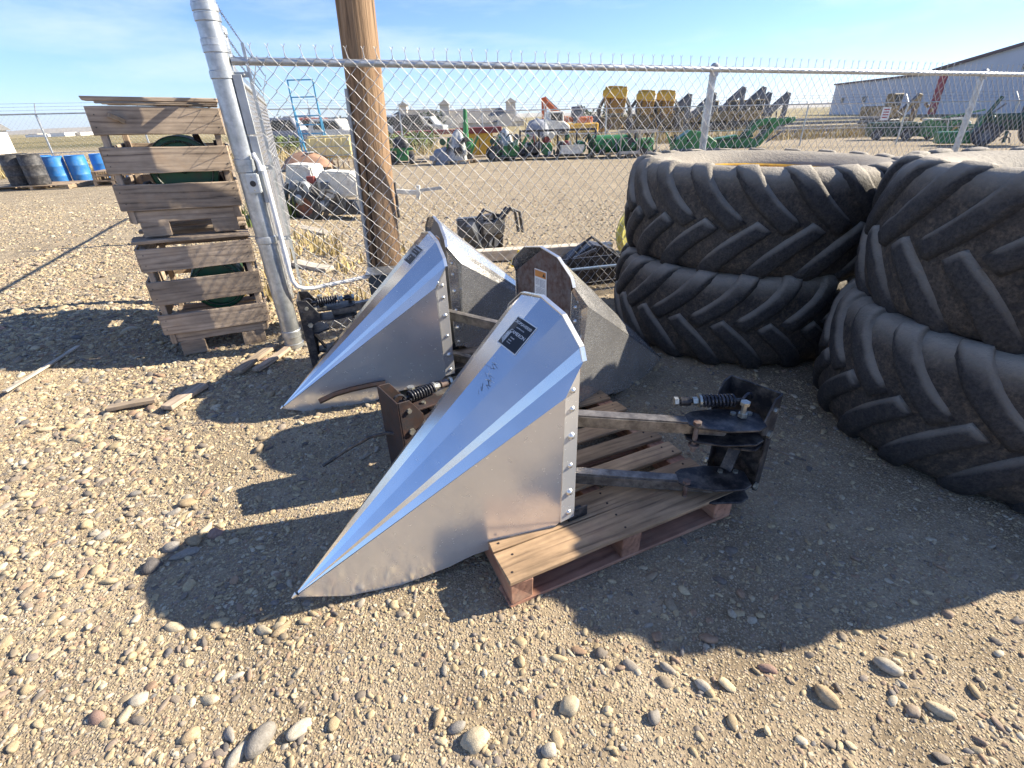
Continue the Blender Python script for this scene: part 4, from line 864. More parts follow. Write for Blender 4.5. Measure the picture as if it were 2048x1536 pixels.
while cnt < 230:
    x, y = random.uniform(-4.6, 1.6), random.uniform(.62, 5.2)
    if abs(x) > 1.15 * y + .35 or random.random() > float(dens(np.array(x), np.array(y))) + .02: continue
    if -.35 < x < 1.1 and 1.1 < y < 2.6: continue
    if x > -.6 and random.random() < .75: continue
    k = random.choice(['cream', 'cream', 'tan', 'tan', 'grey', 'pale', 'pink', 'dark', 'grey', 'cream']); r = random.uniform(.0145, .028) * (1 if x < -.8 else .8)
    where = 'in the shadow left of the crate stack' if (x < -2.6 and y > 3.4) else 'between the crate stack and the second snout' if y > 2.7 else 'at the left edge, level with the snouts' if x < -2.2 else 'in or around the front snout shadow' if (y > 1.15 and x < -.7) else 'in the sunny lower left corner' if x < -.7 else 'in the sun below the front snout and pallet' if x < .6 else 'in the sunny lower right corner'
    stone(x, y, r, k, '%s %s river stone %s' % ('large' if r > .021 else 'small', KN[k], where), random.uniform(1.05, 1.5), group='loose %s river stones' % KN[k]); cnt += 1
# dry weeds
def grass(name, label, spots, hmin, hmax, colr, seed, n=26):
    rs = np.random.default_rng(seed); vs = []; fs = []
    for (x, y, rad) in spots:
        for k in range(n):
            a, q = rs.uniform(0, 6.28), rad * math.sqrt(rs.random()); bx_, by_ = x + q * math.cos(a), y + q * math.sin(a); h = rs.uniform(hmin, hmax); t = rs.uniform(0, 6.28); ln = rs.uniform(.1, .6) * h; wdt = .004 + .008 * rs.random() + .0004 * y
            z0 = float(gz(bx_, by_)); dx, dy = math.cos(t), math.sin(t); i = len(vs)
            vs += [(bx_ - dy * wdt, by_ + dx * wdt, z0), (bx_ + dy * wdt, by_ - dx * wdt, z0), (bx_ + dx * ln * .35 + dy * wdt * .7, by_ + dy * ln * .35 - dx * wdt * .7, z0 + h * .6), (bx_ + dx * ln * .35 - dy * wdt * .7, by_ + dy * ln * .35 + dx * wdt * .7, z0 + h * .6), (bx_ + dx * ln, by_ + dy * ln, z0 + h)]
            fs += [(i, i + 1, i + 2, i + 3), (i + 3, i + 2, i + 4)]
    m = MB(); m.v = vs; m.f = fs; o = bpy.data.objects.new(name, bpy.data.meshes.new(name)); o.data.from_pydata(vs, [], fs); o.data.materials.append(colr); COL.objects.link(o); tag(o, label, 'grass'); o['kind'] = 'stuff'; return o
DRYG = mat('dry_grass', (.42, .33, .15), .9, 0, .3, 3, 10, 0); GRNG = mat('green_weeds', (.10, .14, .03), .8, 0, .35, 3, 10, 0)
random.seed(5)
grass('dry_grass', 'dry straw tufts along the fence foot near the corner post', [(random.uniform(-2.9, -1.2), random.uniform(4.4, 7.0), .14) for _ in range(20)] + [(-2.9 + random.uniform(-.3, .3), 7.6 + random.uniform(-.6, .6), .2) for _ in range(10)], .05, .22, DRYG, 1, 14)
grass('weeds', 'green weeds growing by the white machine wheel', [(-4.05 + random.uniform(-.25, .2), 9.0 + random.uniform(-.5, .5), .2) for _ in range(14)], .15, .5, GRNG, 2)
grass('dry_grass', 'tall dry weeds along the far fence line', [(x_ + random.uniform(-.3, .3), (20.6 + (x_ + 17) * .41 if x_ < 5 else 29.5 - .1 * (x_ - 5)) + 2.2 + random.uniform(0, 4), .5) for x_ in np.arange(-24, 24, .16)], .25, .8, DRYG, 3, 22)

# ------------------------------------------------------------------ things just beyond the near fence
def fx(px, Y):
    """x of the vertical plane through photo column px at the horizon, at distance Y"""
    yh = 235.5 - .0341 * (px - 1000); d = r2 * ((px - 1024) / FPX) - u2 * ((yh - 768) / FPX) + _f; return d.x / d.y * Y
def fz(px, py, Y):
    d = r2 * ((px - 1024) / FPX) - u2 * ((py - 768) / FPX) + _f; return CAMH + d.z / d.y * Y
tb = board('squared_timber', 2.0, .16, .13, WHITEW, None, (.36, 6.3, .07), (0, 0, R(6)), .01); tag(tb, 'long pale timber beam lying beyond the near fence', 'timber')
t = thing('hitch_frame', 'black steel hitch frame lying on the gravel beyond the fence', 'machine part', (-.33, 6.85, 0), R(34)); clutter_late2 = t
for sx_ in (-.2, .2): MB().prism([(0, 0), (.30, 0), (.34, .18), (.22, .44), (.05, .46), (-.03, .25)], (sx_, -.15, 0), (0, 1, 0), (0, 0, 1), (.025, 0, 0)).build('side_plate', BLACKP, t, bevel=.004)
MB().bar((-.2, .0, .40), (.22, .0, .43), .08, .07).build('top_bar', BLACKP, t, bevel=.005); MB().bar((-.22, -.1, .10), (.22, -.1, .10), .06, .08).build('lower_bar', BLACKP, t, bevel=.005)
MB().tube((-.26, .05, .22), (.28, .05, .22), .045, n=14).build('cross_tube', BLACKP, t, smooth=True); MB().box((.0, .16, .2), (.36, .03, .22), rot=Matrix.Rotation(R(20), 3, 'X')).build('rear_plate', BLACKP, t)
for q in ((.16, -.16, .3), (-.1, -.16, .18)): MB().tube(q, (q[0], q[1] - .02, q[2]), .018, n=6).build('bolt', ZINC, t)
t = thing('steel_tub', 'low black steel tub with pale blue rim beyond the fence', 'tub', (.58, 4.98, 0), R(14))
m = MB(); m.prism([(0, 0), (1.1, 0), (1.1, .16), (0, .16)], (0, 0, .02), (1, 0, 0), (0, 0, 1), (0, .02, 0)); m.prism([(0, 0), (1.1, 0), (1.1, .16), (0, .16)], (0, .45, .02), (1, 0, 0), (0, 0, 1), (0, .02, 0)); m.prism([(0, 0), (.47, 0), (.47, .16), (0, .16)], (0, 0, .02), (0, 1, 0), (0, 0, 1), (.02, 0, 0)); m.box((.55, .235, .02), (1.1, .47, .02)); m.build('tub_body', BLACKP, t)
MB().box((.55, .0, .19), (1.14, .04, .022)).build('front_rim', BOXBLUE if 0 else mat('pale_blue_paint', (.30, .38, .46), .4, .2, .2, 6, 60, .05), t, bevel=.004)
MB().path([(.05, .3, .10), (.35, .25, .42), (.40, .25, .45), (.46, .26, .41), (.75, .2, .18)], .014, 8).build('lift_handle', BLACKP, t, smooth=True)
t = thing('plough_share', 'black wedge shaped ploughshare lying behind the timber beam gap', 'machine part', (.95, 5.85, 0), R(8))
MB().prism([(0, 0), (.75, 0), (.62, .17), (.35, .24), (.12, .10)], (-.28, 0, 0), (1, 0, 0), (0, 0, 1), (0, .30, 0)).build('share_body', BLACKP, t, bevel=.01, seg=2); MB().bar((-.3, .05, .03), (.1, -.05, .2), .05, .03).build('shin_strap', GREYM, t)
t = thing('yellow_rim_half', 'faded yellow steel wheel disc leaning behind the left tyre stack', 'wheel', (1.64, 6.35, .27), R(40))
MB().lathe([(.10, 0), (.12, .015), (.24, .02), (.285, .06), (.30, .06), (.30, .075), (.27, .07), (.23, .035), (.10, .03)], 32, axis='Y', close=True).build('disc', YELLOWG, t, smooth=True)
for k in range(6): MB().tube((.16 * math.cos(k * 1.047), -.004, .16 * math.sin(k * 1.047)), (.16 * math.cos(k * 1.047), .02, .16 * math.sin(k * 1.047)), .014, n=6).build('bolt', DARKB, t)
t = thing('yellow_strap', 'small bright yellow strap hooked on the timber beyond the fence', 'strap', (.12, 5.75, .05), 0)
MB().box((0, 0, .09), (.05, .02, .18), rot=Matrix.Rotation(R(14), 3, 'Y')).build('webbing', YBRIGHT, t, bevel=.004); MB().path([(-.1, 0, .02), (-.07, 0, .06), (-.04, 0, .03), (-.08, .0, .0)], .014, 8).build('hook', YBRIGHT, t, smooth=True); MB().box((-.02, -.01, .01), (.12, .03, .03)).build('buckle', YBRIGHT, t)

def wheel(parent, x, y, z, r, w_, tmat=None, rimm=None, axis='Y', nm='wheel'):
    k = MB().lathe([(r * .55, -w_ * .45), (r * .8, -w_ * .5), (r * .95, -w_ * .42), (r, -w_ * .2), (r, w_ * .2), (r * .95, w_ * .42), (r * .8, w_ * .5), (r * .55, w_ * .45)], 28, axis=axis, close=True).build(nm, tmat or BLACKD, parent, smooth=True, loc=(x, y, z))
    MB().lathe([(.001, -w_ * .25), (r * .18, -w_ * .3), (r * .2, -w_ * .18), (r * .42, -w_ * .2), (r * .56, -w_ * .40), (r * .58, 0), (r * .56, w_ * .40), (r * .42, w_ * .2), (r * .2, w_ * .18), (r * .18, w_ * .3), (.001, w_ * .25)], 28, axis=axis).build('rim', rimm or GREYM, k, smooth=True)
    return k
clutter_late = []
# white towable machine
t = thing('towable_machine', 'white towable stump grinder with rusty wheel parked behind the fence', 'machine', (-3.6, 9.55, 0), R(-8))
wheel(t, .0, -.18, .29, .29, .17, BLACKD, mat('rusty_rim', (.30, .12, .07), .7, .1, .3, 9, 60, .1, (.12, .1, .09), .5)); wheel(t, -.15, .95, .29, .29, .17, BLACKD, WHITEM)
MB().path([(-.38, -.2, .28), (-.30, -.2, .52), (-.08, -.2, .66), (.18, -.2, .60), (.34, -.2, .40)], .03, 8).build('mudguard', BLACKD, t, smooth=True)
MB().prism([(-.42, .30), (.10, .30), (.16, .55), (.10, .95), (-.36, .98), (-.44, .70)], (0, .05, 0), (1, 0, 0), (0, 0, 1), (0, .5, 0)).build('engine_cover', WHITEM, t, bevel=.03, seg=2)
MB().prism([(.2, .35), (.95, .42), (.98, .70), (.85, .82), (.3, .86), (.18, .7)], (0, .0, 0), (1, 0, 0), (0, 0, 1), (0, .42, 0)).build('side_cover', WHITEM, t, bevel=.03, seg=2)
MB().box((.12, -.02, .72), (.14, .10, .12)).build('tail_lamp', REDM, t, bevel=.01); MB().box((.36, -.03, .62), (.16, .05, .12)).build('control_box', GREYM, t, bevel=.01); clutter_late.append(t)
MB().lathe([(.001, -.06), (.24, -.06), (.26, 0), (.24, .06), (.001, .06)], 24, (.42, .1, .34), 'Y').build('cutter_wheel', GREYM, t, smooth=True)
MB().prism([(.35, .1), (.9, .1), (.8, .32), (.4, .34)], (0, .05, 0), (1, 0, 0), (0, 0, 1), (0, .3, 0)).build('rubber_skirt', BLACKD, t)
MB().bar((.8, .2, .55), (2.0, .35, .42), .07, .08).build('tow_bar', WHITEM, t, bevel=.008); MB().bar((1.95, .33, .32), (1.98, .33, .56), .06, .06).build('coupling', WHITEM, t); MB().bar((1.98, .33, .47), (2.4, .40, .50), .03, .05).build('hitch_pin', GALVD, t); MB().tube((1.55, .28, .0), (1.55, .28, .62), .028, n=10).build('jack_stand', BLACKD, t)
# cream tank in a crate, blue rolling ladder, brown sheet
Y0 = 21.9; X0 = fx(655, Y0)
t = thing('liquid_tote', 'cream yellow plastic tank on a wooden crate behind the utility pole', 'tank', (X0, Y0, 0), R(8))
MB().box((0, 0, .78), (1.75, 1.0, .80)).build('tank_body', CREAM, t, bevel=.09, seg=3)
for k in range(6): MB().box((-.75 + k * .3, -.505, .78), (.09, .04, .70)).build('moulded_rib', CREAM, t, bevel=.015)
for z in (.48, .80, 1.12): MB().box((0, -.53, z), (1.8, .02, .025)).build('cage_rail', GALVD, t)
for k in range(9): board('crate_slat', .36, .16, .03, TANW, t, (-.82 + k * .205, -.52, .19), (0, R(90), 0))
Y0 = 22.6; X0 = fx(618, Y0)
t = thing('rolling_ladder', 'tall sky blue steel rolling ladder rack behind the fence', 'ladder', (X0, Y0, 0), R(6))
for sx_ in (-.48, .48):
    MB().bar((sx_, 0, .0), (sx_, 0, 3.15), .05, .05).build('upright', BLUELAD, t); MB().bar((sx_, .7, .0), (sx_, .05, 2.3), .05, .05).build('rear_leg', BLUELAD, t); MB().bar((sx_, .05, 1.2), (sx_, .55, .6), .04, .04).build('brace', BLUELAD, t)
for z in (.3, .62, .94, 1.26, 1.58, 1.9, 2.55, 3.13): MB().bar((-.48, 0, z), (.48, 0, z), .05, .045).build('rung', BLUELAD, t)
Y0 = 21.2; X0 = fx(600, Y0)
t = thing('covered_pile', 'brown tarpaulin covering a low pile left of the tank', 'tarpaulin', (X0, Y0, 0), R(5))
m = MB(); N1 = 12; vs = []; 
for i in range(N1):
    for j in range(8): u_, v_ = i / 11, j / 7; vs.append(((u_ - .5) * 1.9, (v_ - .5) * 1.1, .12 + .55 * (math.sin(math.pi * min(1, max(0, u_ * 1.04)))) ** .5 * (math.sin(math.pi * v_)) ** .4 + random.uniform(-.03, .03)))
m.add(vs, [(i * 8 + j, (i + 1) * 8 + j, (i + 1) * 8 + j + 1, i * 8 + j + 1) for i in range(N1 - 1) for j in range(7)]); m.build('sheet', BROWN, t, smooth=True, ang=70)
board('skid', 1.8, .3, .12, GREYW, t, (0, 0, .06)); MB().box((.2, -.2, .64), (.3, .2, .05), rz=.5).build('folded_flap', WRAP, t, bevel=.02)

# ------------------------------------------------------------------ drums and small pallets on the left
def drum(label, px, py_base_Y, mt, group, h=.9, r=.295):
    Y = py_base_Y; t = thing('plastic_drum', label, 'drum', (fx(px, Y), Y, float(gz(fx(px, Y), Y)) + (.13 if mt is BLACKD else 0)), random.uniform(0, 6), group)
    p = [(.001, .0), (r * .93, 0), (r * .97, .02), (r * .99, .06), (r, h * .30), (r * 1.025, h * .32), (r, h * .34), (r * 1.0, h * .63), (r * 1.025, h * .65), (r, h * .67), (r * .99, h * .92), (r * .95, h * .985), (r * .97, h), (r * .93, h), (r * .92, h * .975), (.001, h * .97)]
    MB().lathe(p, 28).build('drum_wall', mt, t, smooth=True, ang=50); MB().lathe([(.035, 0), (.035, .02), (.001, .022)], 10, (r * .55, 0, h * .97)).build('bung', mt, t); return t
X_ = lambda px, Y: fx(px, Y)
drum('black plastic drum at the very left edge of the picture', -2, 17.4, BLACKD, 'black drums'); drum('black plastic drum standing right beside the blue drums', 36, 17.3, BLACKD, 'black drums'); drum('black plastic drum half hidden behind the other black drums', 14, 18.2, BLACKD, 'black drums')
drum('blue plastic drum half hidden behind the black drum', 62, 19.6, BLUEP, 'blue drums'); drum('blue plastic drum next to the black drums', 82, 18.6, BLUEP, 'blue drums'); drum('blue plastic drum just left of the small pallets', 128, 18.9, BLUEP, 'blue drums'); drum('blue plastic drum behind the small pallets', 178, 19.6, BLUEP, 'blue drums'); drum('blue plastic drum closest to the crate stack', 226, 20.4, BLUEP, 'blue drums')
pallet('pale wooden pallet under the black drums', X_(0, 16.9) - 1.0, 16.85, 0, R(4), 2.3, 1.4, TANW, 7, 'pallets by the drums', .13)
for k, lab in enumerate(('bottom', 'middle', 'top')): pallet('%s pallet of the small stack of three before the blue drums' % lab, X_(150, 17.6) + .02 * k, 17.5, .005 + .15 * k, R(12 + k), 1.15, .95, TANW, 6, 'pallets by the drums', .145)

# ------------------------------------------------------------------ far boundary fence with barbed wire arms
FP = [(-27, 16.4, 2.2), (-17.0, 20.5, 2.22), (-8.5, 24.6, 2.2), (-1.0, 26.8, 1.90), (5.1, 27.3, 1.84), (14, 25.4, 1.72), (25, 21.6, 1.52)]
ff = thing('chain_link_fence', 'far boundary chain link fence with three barbed wires behind the machines', 'fence', (0, 0, 0))
AA = []; BB = []
for (x0, y0, z0), (x1, y1, z1) in zip(FP[:-1], FP[1:]):
    L_ = math.hypot(x1 - x0, y1 - y0); d = ((x1 - x0) / L_, (y1 - y0) / L_)
    a, b = chain_fabric((x0, y0), d, L_, .06, z0, (z0 - z1) / L_, .15, .002, barbs=False); AA.append(a); BB.append(b)
    MB().tube((x0, y0, z0), (x1, y1, z1), .024, n=8).build('top_rail', GALV, ff, smooth=True); MB().tube((x0, y0 + .02, z0 * .42), (x1, y1 + .02, z1 * .42), .018, n=6).build('middle_rail', GALV, ff, smooth=True)
    n_ = max(2, int(L_ / 3.1))
    for k in range(n_):
        q = k / n_; p = Vector((x0 + (x1 - x0) * q, y0 + (y1 - y0) * q + .05, 0)); zt = z0 + (z1 - z0) * q
        MB().tube(p, p + Vector((0, 0, zt)), .034, n=8).build('line_post', GALV, ff, smooth=True); MB().bar(p + Vector((0, 0, zt)), p + Vector((-.06, .22, zt + .34)), .03, .015).build('wire_arm', GALVD, ff)
    for h in (.12, .23, .34): barbed((x0 - .06 * h / .34, y0 + .05 + .2 * h / .34, z0 + h), (x1 - .06 * h / .34, y1 + .05 + .2 * h / .34, z1 + h), ff, BARB, .004, .4)
link('mesh_fabric', segs_mesh('far_fabric', np.concatenate(AA), np.concatenate(BB), .0022, 3), WIRE, ff)

# ------------------------------------------------------------------ row of machines and attachments across the yard
def lump(parent, name, w_, d_, h, mt, seed, cx=0, cy=0, pw=.45, z0=0.0):
    rs = np.random.default_rng(seed); m = MB(); nu, nv = 22, 9; vs = []
    for j in range(nv):
        q = j / (nv - 1); k = (1 - q ** 3) ** pw if j < nv - 1 else 0.02
        for i in range(nu):
            a = 2 * math.pi * i / nu; c, s = math.cos(a), math.sin(a); sq = (abs(c) ** 5 + abs(s) ** 5) ** (-1 / 5)
            f = 1 + rs.uniform(-.09, .07); vs.append((cx + w_ / 2 * c * sq * k * f, cy + d_ / 2 * s * sq * k * f, z0 + h * q * (1 + rs.uniform(-.03, .03))))
    fs = [(j * nu + i, j * nu + (i + 1) % nu, (j + 1) * nu + (i + 1) % nu, (j + 1) * nu + i) for j in range(nv - 1) for i in range(nu)] + [tuple(range((nv - 1) * nu, nv * nu))]
    return m.add(vs, fs).build(name, mt, parent, smooth=True, ang=75)
def skid(parent, w_, d_, mt=TANW):
    for k in range(4): board('skid_board', w_, d_ / 5, .025, mt, parent, (0, -d_ / 2 + d_ * (k + .5) / 4, .12))
    for k in (-1, 0, 1): board('skid_runner', d_, .09, .1, mt, parent, (k * (w_ / 2 - .06), 0, .055), (0, 0, R(90)))
def clutter(t, w_, d_, h, mats, n, seed):
    rs = random.Random(seed)
    for k in range(n):
        x_, y_ = rs.uniform(-w_ / 2, w_ / 2), rs.uniform(-d_ / 2, -d_ / 6); z_ = rs.uniform(.15, h); mt_ = rs.choice(mats); q = rs.random()
        if q < .35: MB().bar((x_, y_, z_ * .4), (x_ + rs.uniform(-.35, .35), y_ + rs.uniform(-.1, .1), min(h, z_ + rs.uniform(.1, .5))), rs.uniform(.04, .1), rs.uniform(.04, .1)).build('frame_bar', mt_, t, bevel=.006)
        elif q < .6: MB().box((x_, y_, z_), (rs.uniform(.1, .35), rs.uniform(.08, .25), rs.uniform(.08, .28)), rz=rs.uniform(-.6, .6)).build('bolted_part', mt_, t, bevel=.02, seg=2)
        elif q < .78: MB().lathe([(.001, -.06), (.11, -.06), (.13, -.02), (.13, .02), (.11, .06), (.001, .06)], 14, (x_, y_, z_), rs.choice('XY')).build('pulley', mt_, t, smooth=True)
        else: MB().path([(x_, y_, z_), (x_ + .12, y_ - .05, z_ + .15), (x_ + .28, y_ - .03, z_ + .08), (x_ + .35, y_, max(.1, z_ - .2))], .022, 6).build('hose', BLACKD, t, smooth=True)
for t_ in clutter_late: clutter(t_, 1.0, .4, .7, [BLACKP, GREYM, GALVD], 9, 77)
clutter(clutter_late2, .5, .5, .42, [BLACKP, GREYM, BLACKD], 12, 78)
WRAPD = [GREEN, BLACKP, GREYM, GREEND, WHITEM]
Y0 = 22.7; t = thing('lawn_tractor', 'green lawn tractor with black grass bagger seen from behind', 'mower', (fx(797, Y0), Y0, 0), R(5))
MB().box((0, .1, .42), (.42, .9, .32)).build('body', GREEN, t, bevel=.05, seg=2); MB().box((0, -.32, .58), (.98, .25, .10)).build('fender', GREEN, t, bevel=.03, seg=2); lump(t, 'grass_bag', .62, .45, .42, BLACKD, 2, 0, -.25, .5, .64); MB().box((0, -.38, .25), (.5, .12, .22)).build('rear_panel', GREEN, t, bevel=.02)
for sx_ in (-.38, .38): wheel(t, sx_, -.2, .25, .25, .2, axis='X'); wheel(t, sx_ * .8, .75, .18, .18, .14, axis='X')
MB().bar((-.6, -.45, .08), (1.0, -.45, .08), .06, .06).build('mower_deck', BLACKD, t)
Y0 = 22.0; t = thing('covered_machine', 'low machine under a grey cover beside the wrapped attachments', 'covered machine', (fx(885, Y0), Y0, 0)); lump(t, 'cover', 1.05, .7, .62, GREYC, 4, 0, 0, .3); clutter(t, 1.2, .8, .6, [GREYM, BLACKP, GREYC], 6, 3); skid(t, 1.0, .7)
Y0 = 21.9; t = thing('wrapped_attachment', 'tall attachment in clear plastic wrap beside the green auger', 'wrapped machine', (fx(912, Y0), Y0, 0)); lump(t, 'plastic_wrap', .66, .6, 1.25, WRAP, 6, 0, 0, .6); clutter(t, 1.2, .9, 1.0, WRAPD, 12, 1); skid(t, .9, .8); MB().bar((-.55, 0, .15), (-.35, 0, .95), .08, .1).build('green_arm', GREEN, t)
Y0 = 22.2; t = thing('green_auger', 'upright green auger standing between the plastic wrapped attachments', 'auger', (fx(928, Y0), Y0, 0), R(10)); MB().tube((0, 0, .1), (.06, 0, 1.95), .17, .07, n=14).build('auger_tube', GREEN, t, smooth=True); MB().box((0, 0, .3), (.5, .4, .4)).build('gearbox', BLACKP, t, bevel=.03); MB().box((.1, -.1, .75), (.36, .2, .3)).build('drive_cover', GREEN, t, bevel=.03); skid(t, .8, .7)
Y0 = 25.5; t = thing('yellow_cabinet', 'yellow steel cabinet with rusty lid between the wrapped attachments', 'cabinet', (fx(957, Y0), Y0, 0)); MB().box((0, 0, .55), (1.25, .7, .9)).build('cabinet_body', YELLOW, t, bevel=.02); MB().box((0, 0, 1.12), (2.1, .9, .24)).build('rusty_lid', REDM, t, bevel=.02); MB().bar((0, -.36, .12), (0, -.36, 1.0), .02, .02).build('door_seam', BLACKD, t)
Y0 = 33; t = thing('flat_trailer', 'long red brown flat deck trailer far behind the attachments', 'trailer', (fx(868, Y0), Y0, 0)); MB().box((0, 0, .95), (4.6, 1.6, .22)).build('deck', REDM, t)
for k in (-1.2, -.5, 1.4): wheel(t, k, -.7, .4, .4, .25)
Y0 = 23.4; t = thing('wrapped_attachment', 'plastic wrapped attachment standing left of the black rack', 'wrapped machine', (fx(1003, Y0), Y0, 0)); lump(t, 'plastic_wrap', .8, .6, 1.2, WRAP, 9, .1, 0, .7); clutter(t, 1.4, .9, 1.0, WRAPD, 14, 2); skid(t, 1.1, .8); MB().bar((-.45, -.1, .2), (-.1, -.2, .9), .1, .14).build('green_arm', GREEN, t); wheel(t, -.45, -.3, .28, .27, .16)
Y0 = 22.8; t = thing('green_tiller', 'green tiller with angled arms in front of the wrapped attachments', 'tiller', (fx(1020, Y0), Y0, 0), R(-5)); MB().box((0, 0, .35), (.7, .4, .4)).build('gear_housing', GREEN, t, bevel=.05, seg=2); MB().bar((.2, -.1, .15), (.75, -.1, .95), .08, .12).build('lift_arm', GREEN, t); MB().bar((.45, .1, .15), (.95, .1, .75), .08, .12).build('lift_arm', GREEN, t); wheel(t, -.5, -.1, .3, .3, .2, GREYM, GREEN); MB().tube((-.6, 0, .25), (.6, 0, .25), .16, n=12).build('tine_rotor', BLACKP, t); clutter(t, 1.6, .8, .8, WRAPD, 12, 4); skid(t, 1.3, .8, GREYW)
Y0 = 22.9; t = thing('steel_rack', 'black tube steel rack on skids holding green parts', 'rack', (fx(1115, Y0), Y0, 0), R(-3))
for k in range(5): MB().bar((-1.55 + k * .775, -.4, .1), (-1.55 + k * .775, -.4, 1.08), .07, .07).build('rack_post', BLACKP, t)
for z in (.12, 1.08): MB().bar((-1.58, -.4, z), (1.58, -.4, z), .08, .08).build('rack_rail', BLACKP, t)
for k, (x_, mt_) in enumerate(((-1.1, BLACKP), (-.45, GREEN), (.3, GREYM), (.95, GREEN))): MB().lathe([(.001, -.3), (.24, -.3), (.26, -.2), (.26, .2), (.24, .3), (.001, .3)], 18, (x_, 0, .40), 'Y' if k % 2 else 'X').build('stored_roller', mt_, t, smooth=True)
clutter(t, 3.0, .9, .95, [GREEN, BLACKP, GREYM, REDM, WHITEM, GREEND], 26, 5); skid(t, 3.1, .9, GREYW)
Y0 = 22.3; t = thing('white_tray', 'white open steel tray tilted on the rack skids', 'tray', (fx(1143, Y0), Y0, 0), R(3)); m = MB(); m.prism([(-.45, .2), (.45, .2), (.55, .52), (-.40, .52)], (0, -.2, 0), (1, 0, 0), (0, 0, 1), (0, .4, 0)); m.build('tray_body', WHITEM, t, bevel=.01); MB().box((.02, -.21, .52), (1.0, .03, .04)).build('tray_lip', WHITEM, t)
Y0 = 22.6; t = thing('green_roller', 'bright green field roller lying on a pallet', 'roller', (fx(1222, Y0), Y0, 0), R(-3)); MB().lathe([(.001, -.75), (.30, -.75), (.34, -.7), (.34, .7), (.30, .75), (.001, .75)], 24, (0, 0, .5), 'X').build('roller_drum', GREEN, t, smooth=True); clutter(t, 1.6, 1.0, .8, [GREEN, GREEND, BLACKP, GREYM], 9, 7); skid(t, 1.8, .8)
for sx_ in (-.82, .82): MB().box((sx_, 0, .52), (.06, .5, .8)).build('end_frame', GREEND, t, bevel=.02)
for k, (px, lab) in enumerate(((1262, 'open wooden crate of green parts beside the green roller'), (1296, 'open wooden crate of green parts just left of the tyre stack'))):
    Y0 = 22.2; t = thing('parts_crate', lab, 'crate', (fx(px, Y0), Y0, 0), R(-4))
    for z in (.2, .95): 
        for y_ in (-.4, .4): board('crate_rail', .78, .1, .03, WHITEW, t, (0, y_, z), (R(90), 0, 0))
    for x_ in (-.38, .38):
        for y_ in (-.38, .38): board('crate_post', .98, .08, .04, WHITEW, t, (x_, y_, .5), (0, R(90), 0))
    MB().box((0, 0, .45), (.55, .5, .5), rz=.4).build('green_part', GREEN, t, bevel=.05); clutter(t, .7, .9, .9, [GREEN, GREEND, BLACKP], 7, 60 + k); skid(t, .85, .85)
Y0 = 35; t = thing('compact_loader', 'white compact loader parked behind the black rack', 'loader', (fx(1103, Y0), Y0, 0), R(10)); MB().prism([(-1.1, .5), (1.0, .5), (1.1, 1.0), (.7, 1.3), (-.6, 1.45), (-1.1, 1.1)], (0, -.5, 0), (1, 0, 0), (0, 0, 1), (0, 1.0, 0)).build('body', WHITEM, t, bevel=.06); MB().box((.2, 0, 1.5), (1.0, .9, .7)).build('cab', WHITEM, t, bevel=.05); MB().box((.2, -.46, 1.5), (.7, .02, .5)).build('window', PANE, t)
for x_ in (-.7, .7): wheel(t, x_, -.6, .4, .4, .25)
Y0 = 34.5; t = thing('covered_machine', 'tall machine under grey sheet behind the black rack', 'covered machine', (fx(1074, Y0), Y0, 0)); lump(t, 'cover', 1.5, 1.2, 1.5, GREYC, 14, 0, 0, .4)
Y0 = 36; t = thing('small_bulldozer', 'small yellow bulldozer behind the green roller', 'bulldozer', (fx(1158, Y0), Y0, 0), R(6)); MB().box((0, 0, .8), (2.4, 1.1, .7)).build('hood', YELLOW, t, bevel=.08); MB().box((.4, 0, 1.3), (.8, .9, .4)).build('seat_cowl', ORANGE, t, bevel=.05); MB().box((0, -.65, .32), (2.5, .35, .55)).build('track', BLACKD, t, bevel=.15, seg=3); MB().box((-1.5, 0, .6), (.12, 2.0, .9)).build('blade', YELLOW, t)
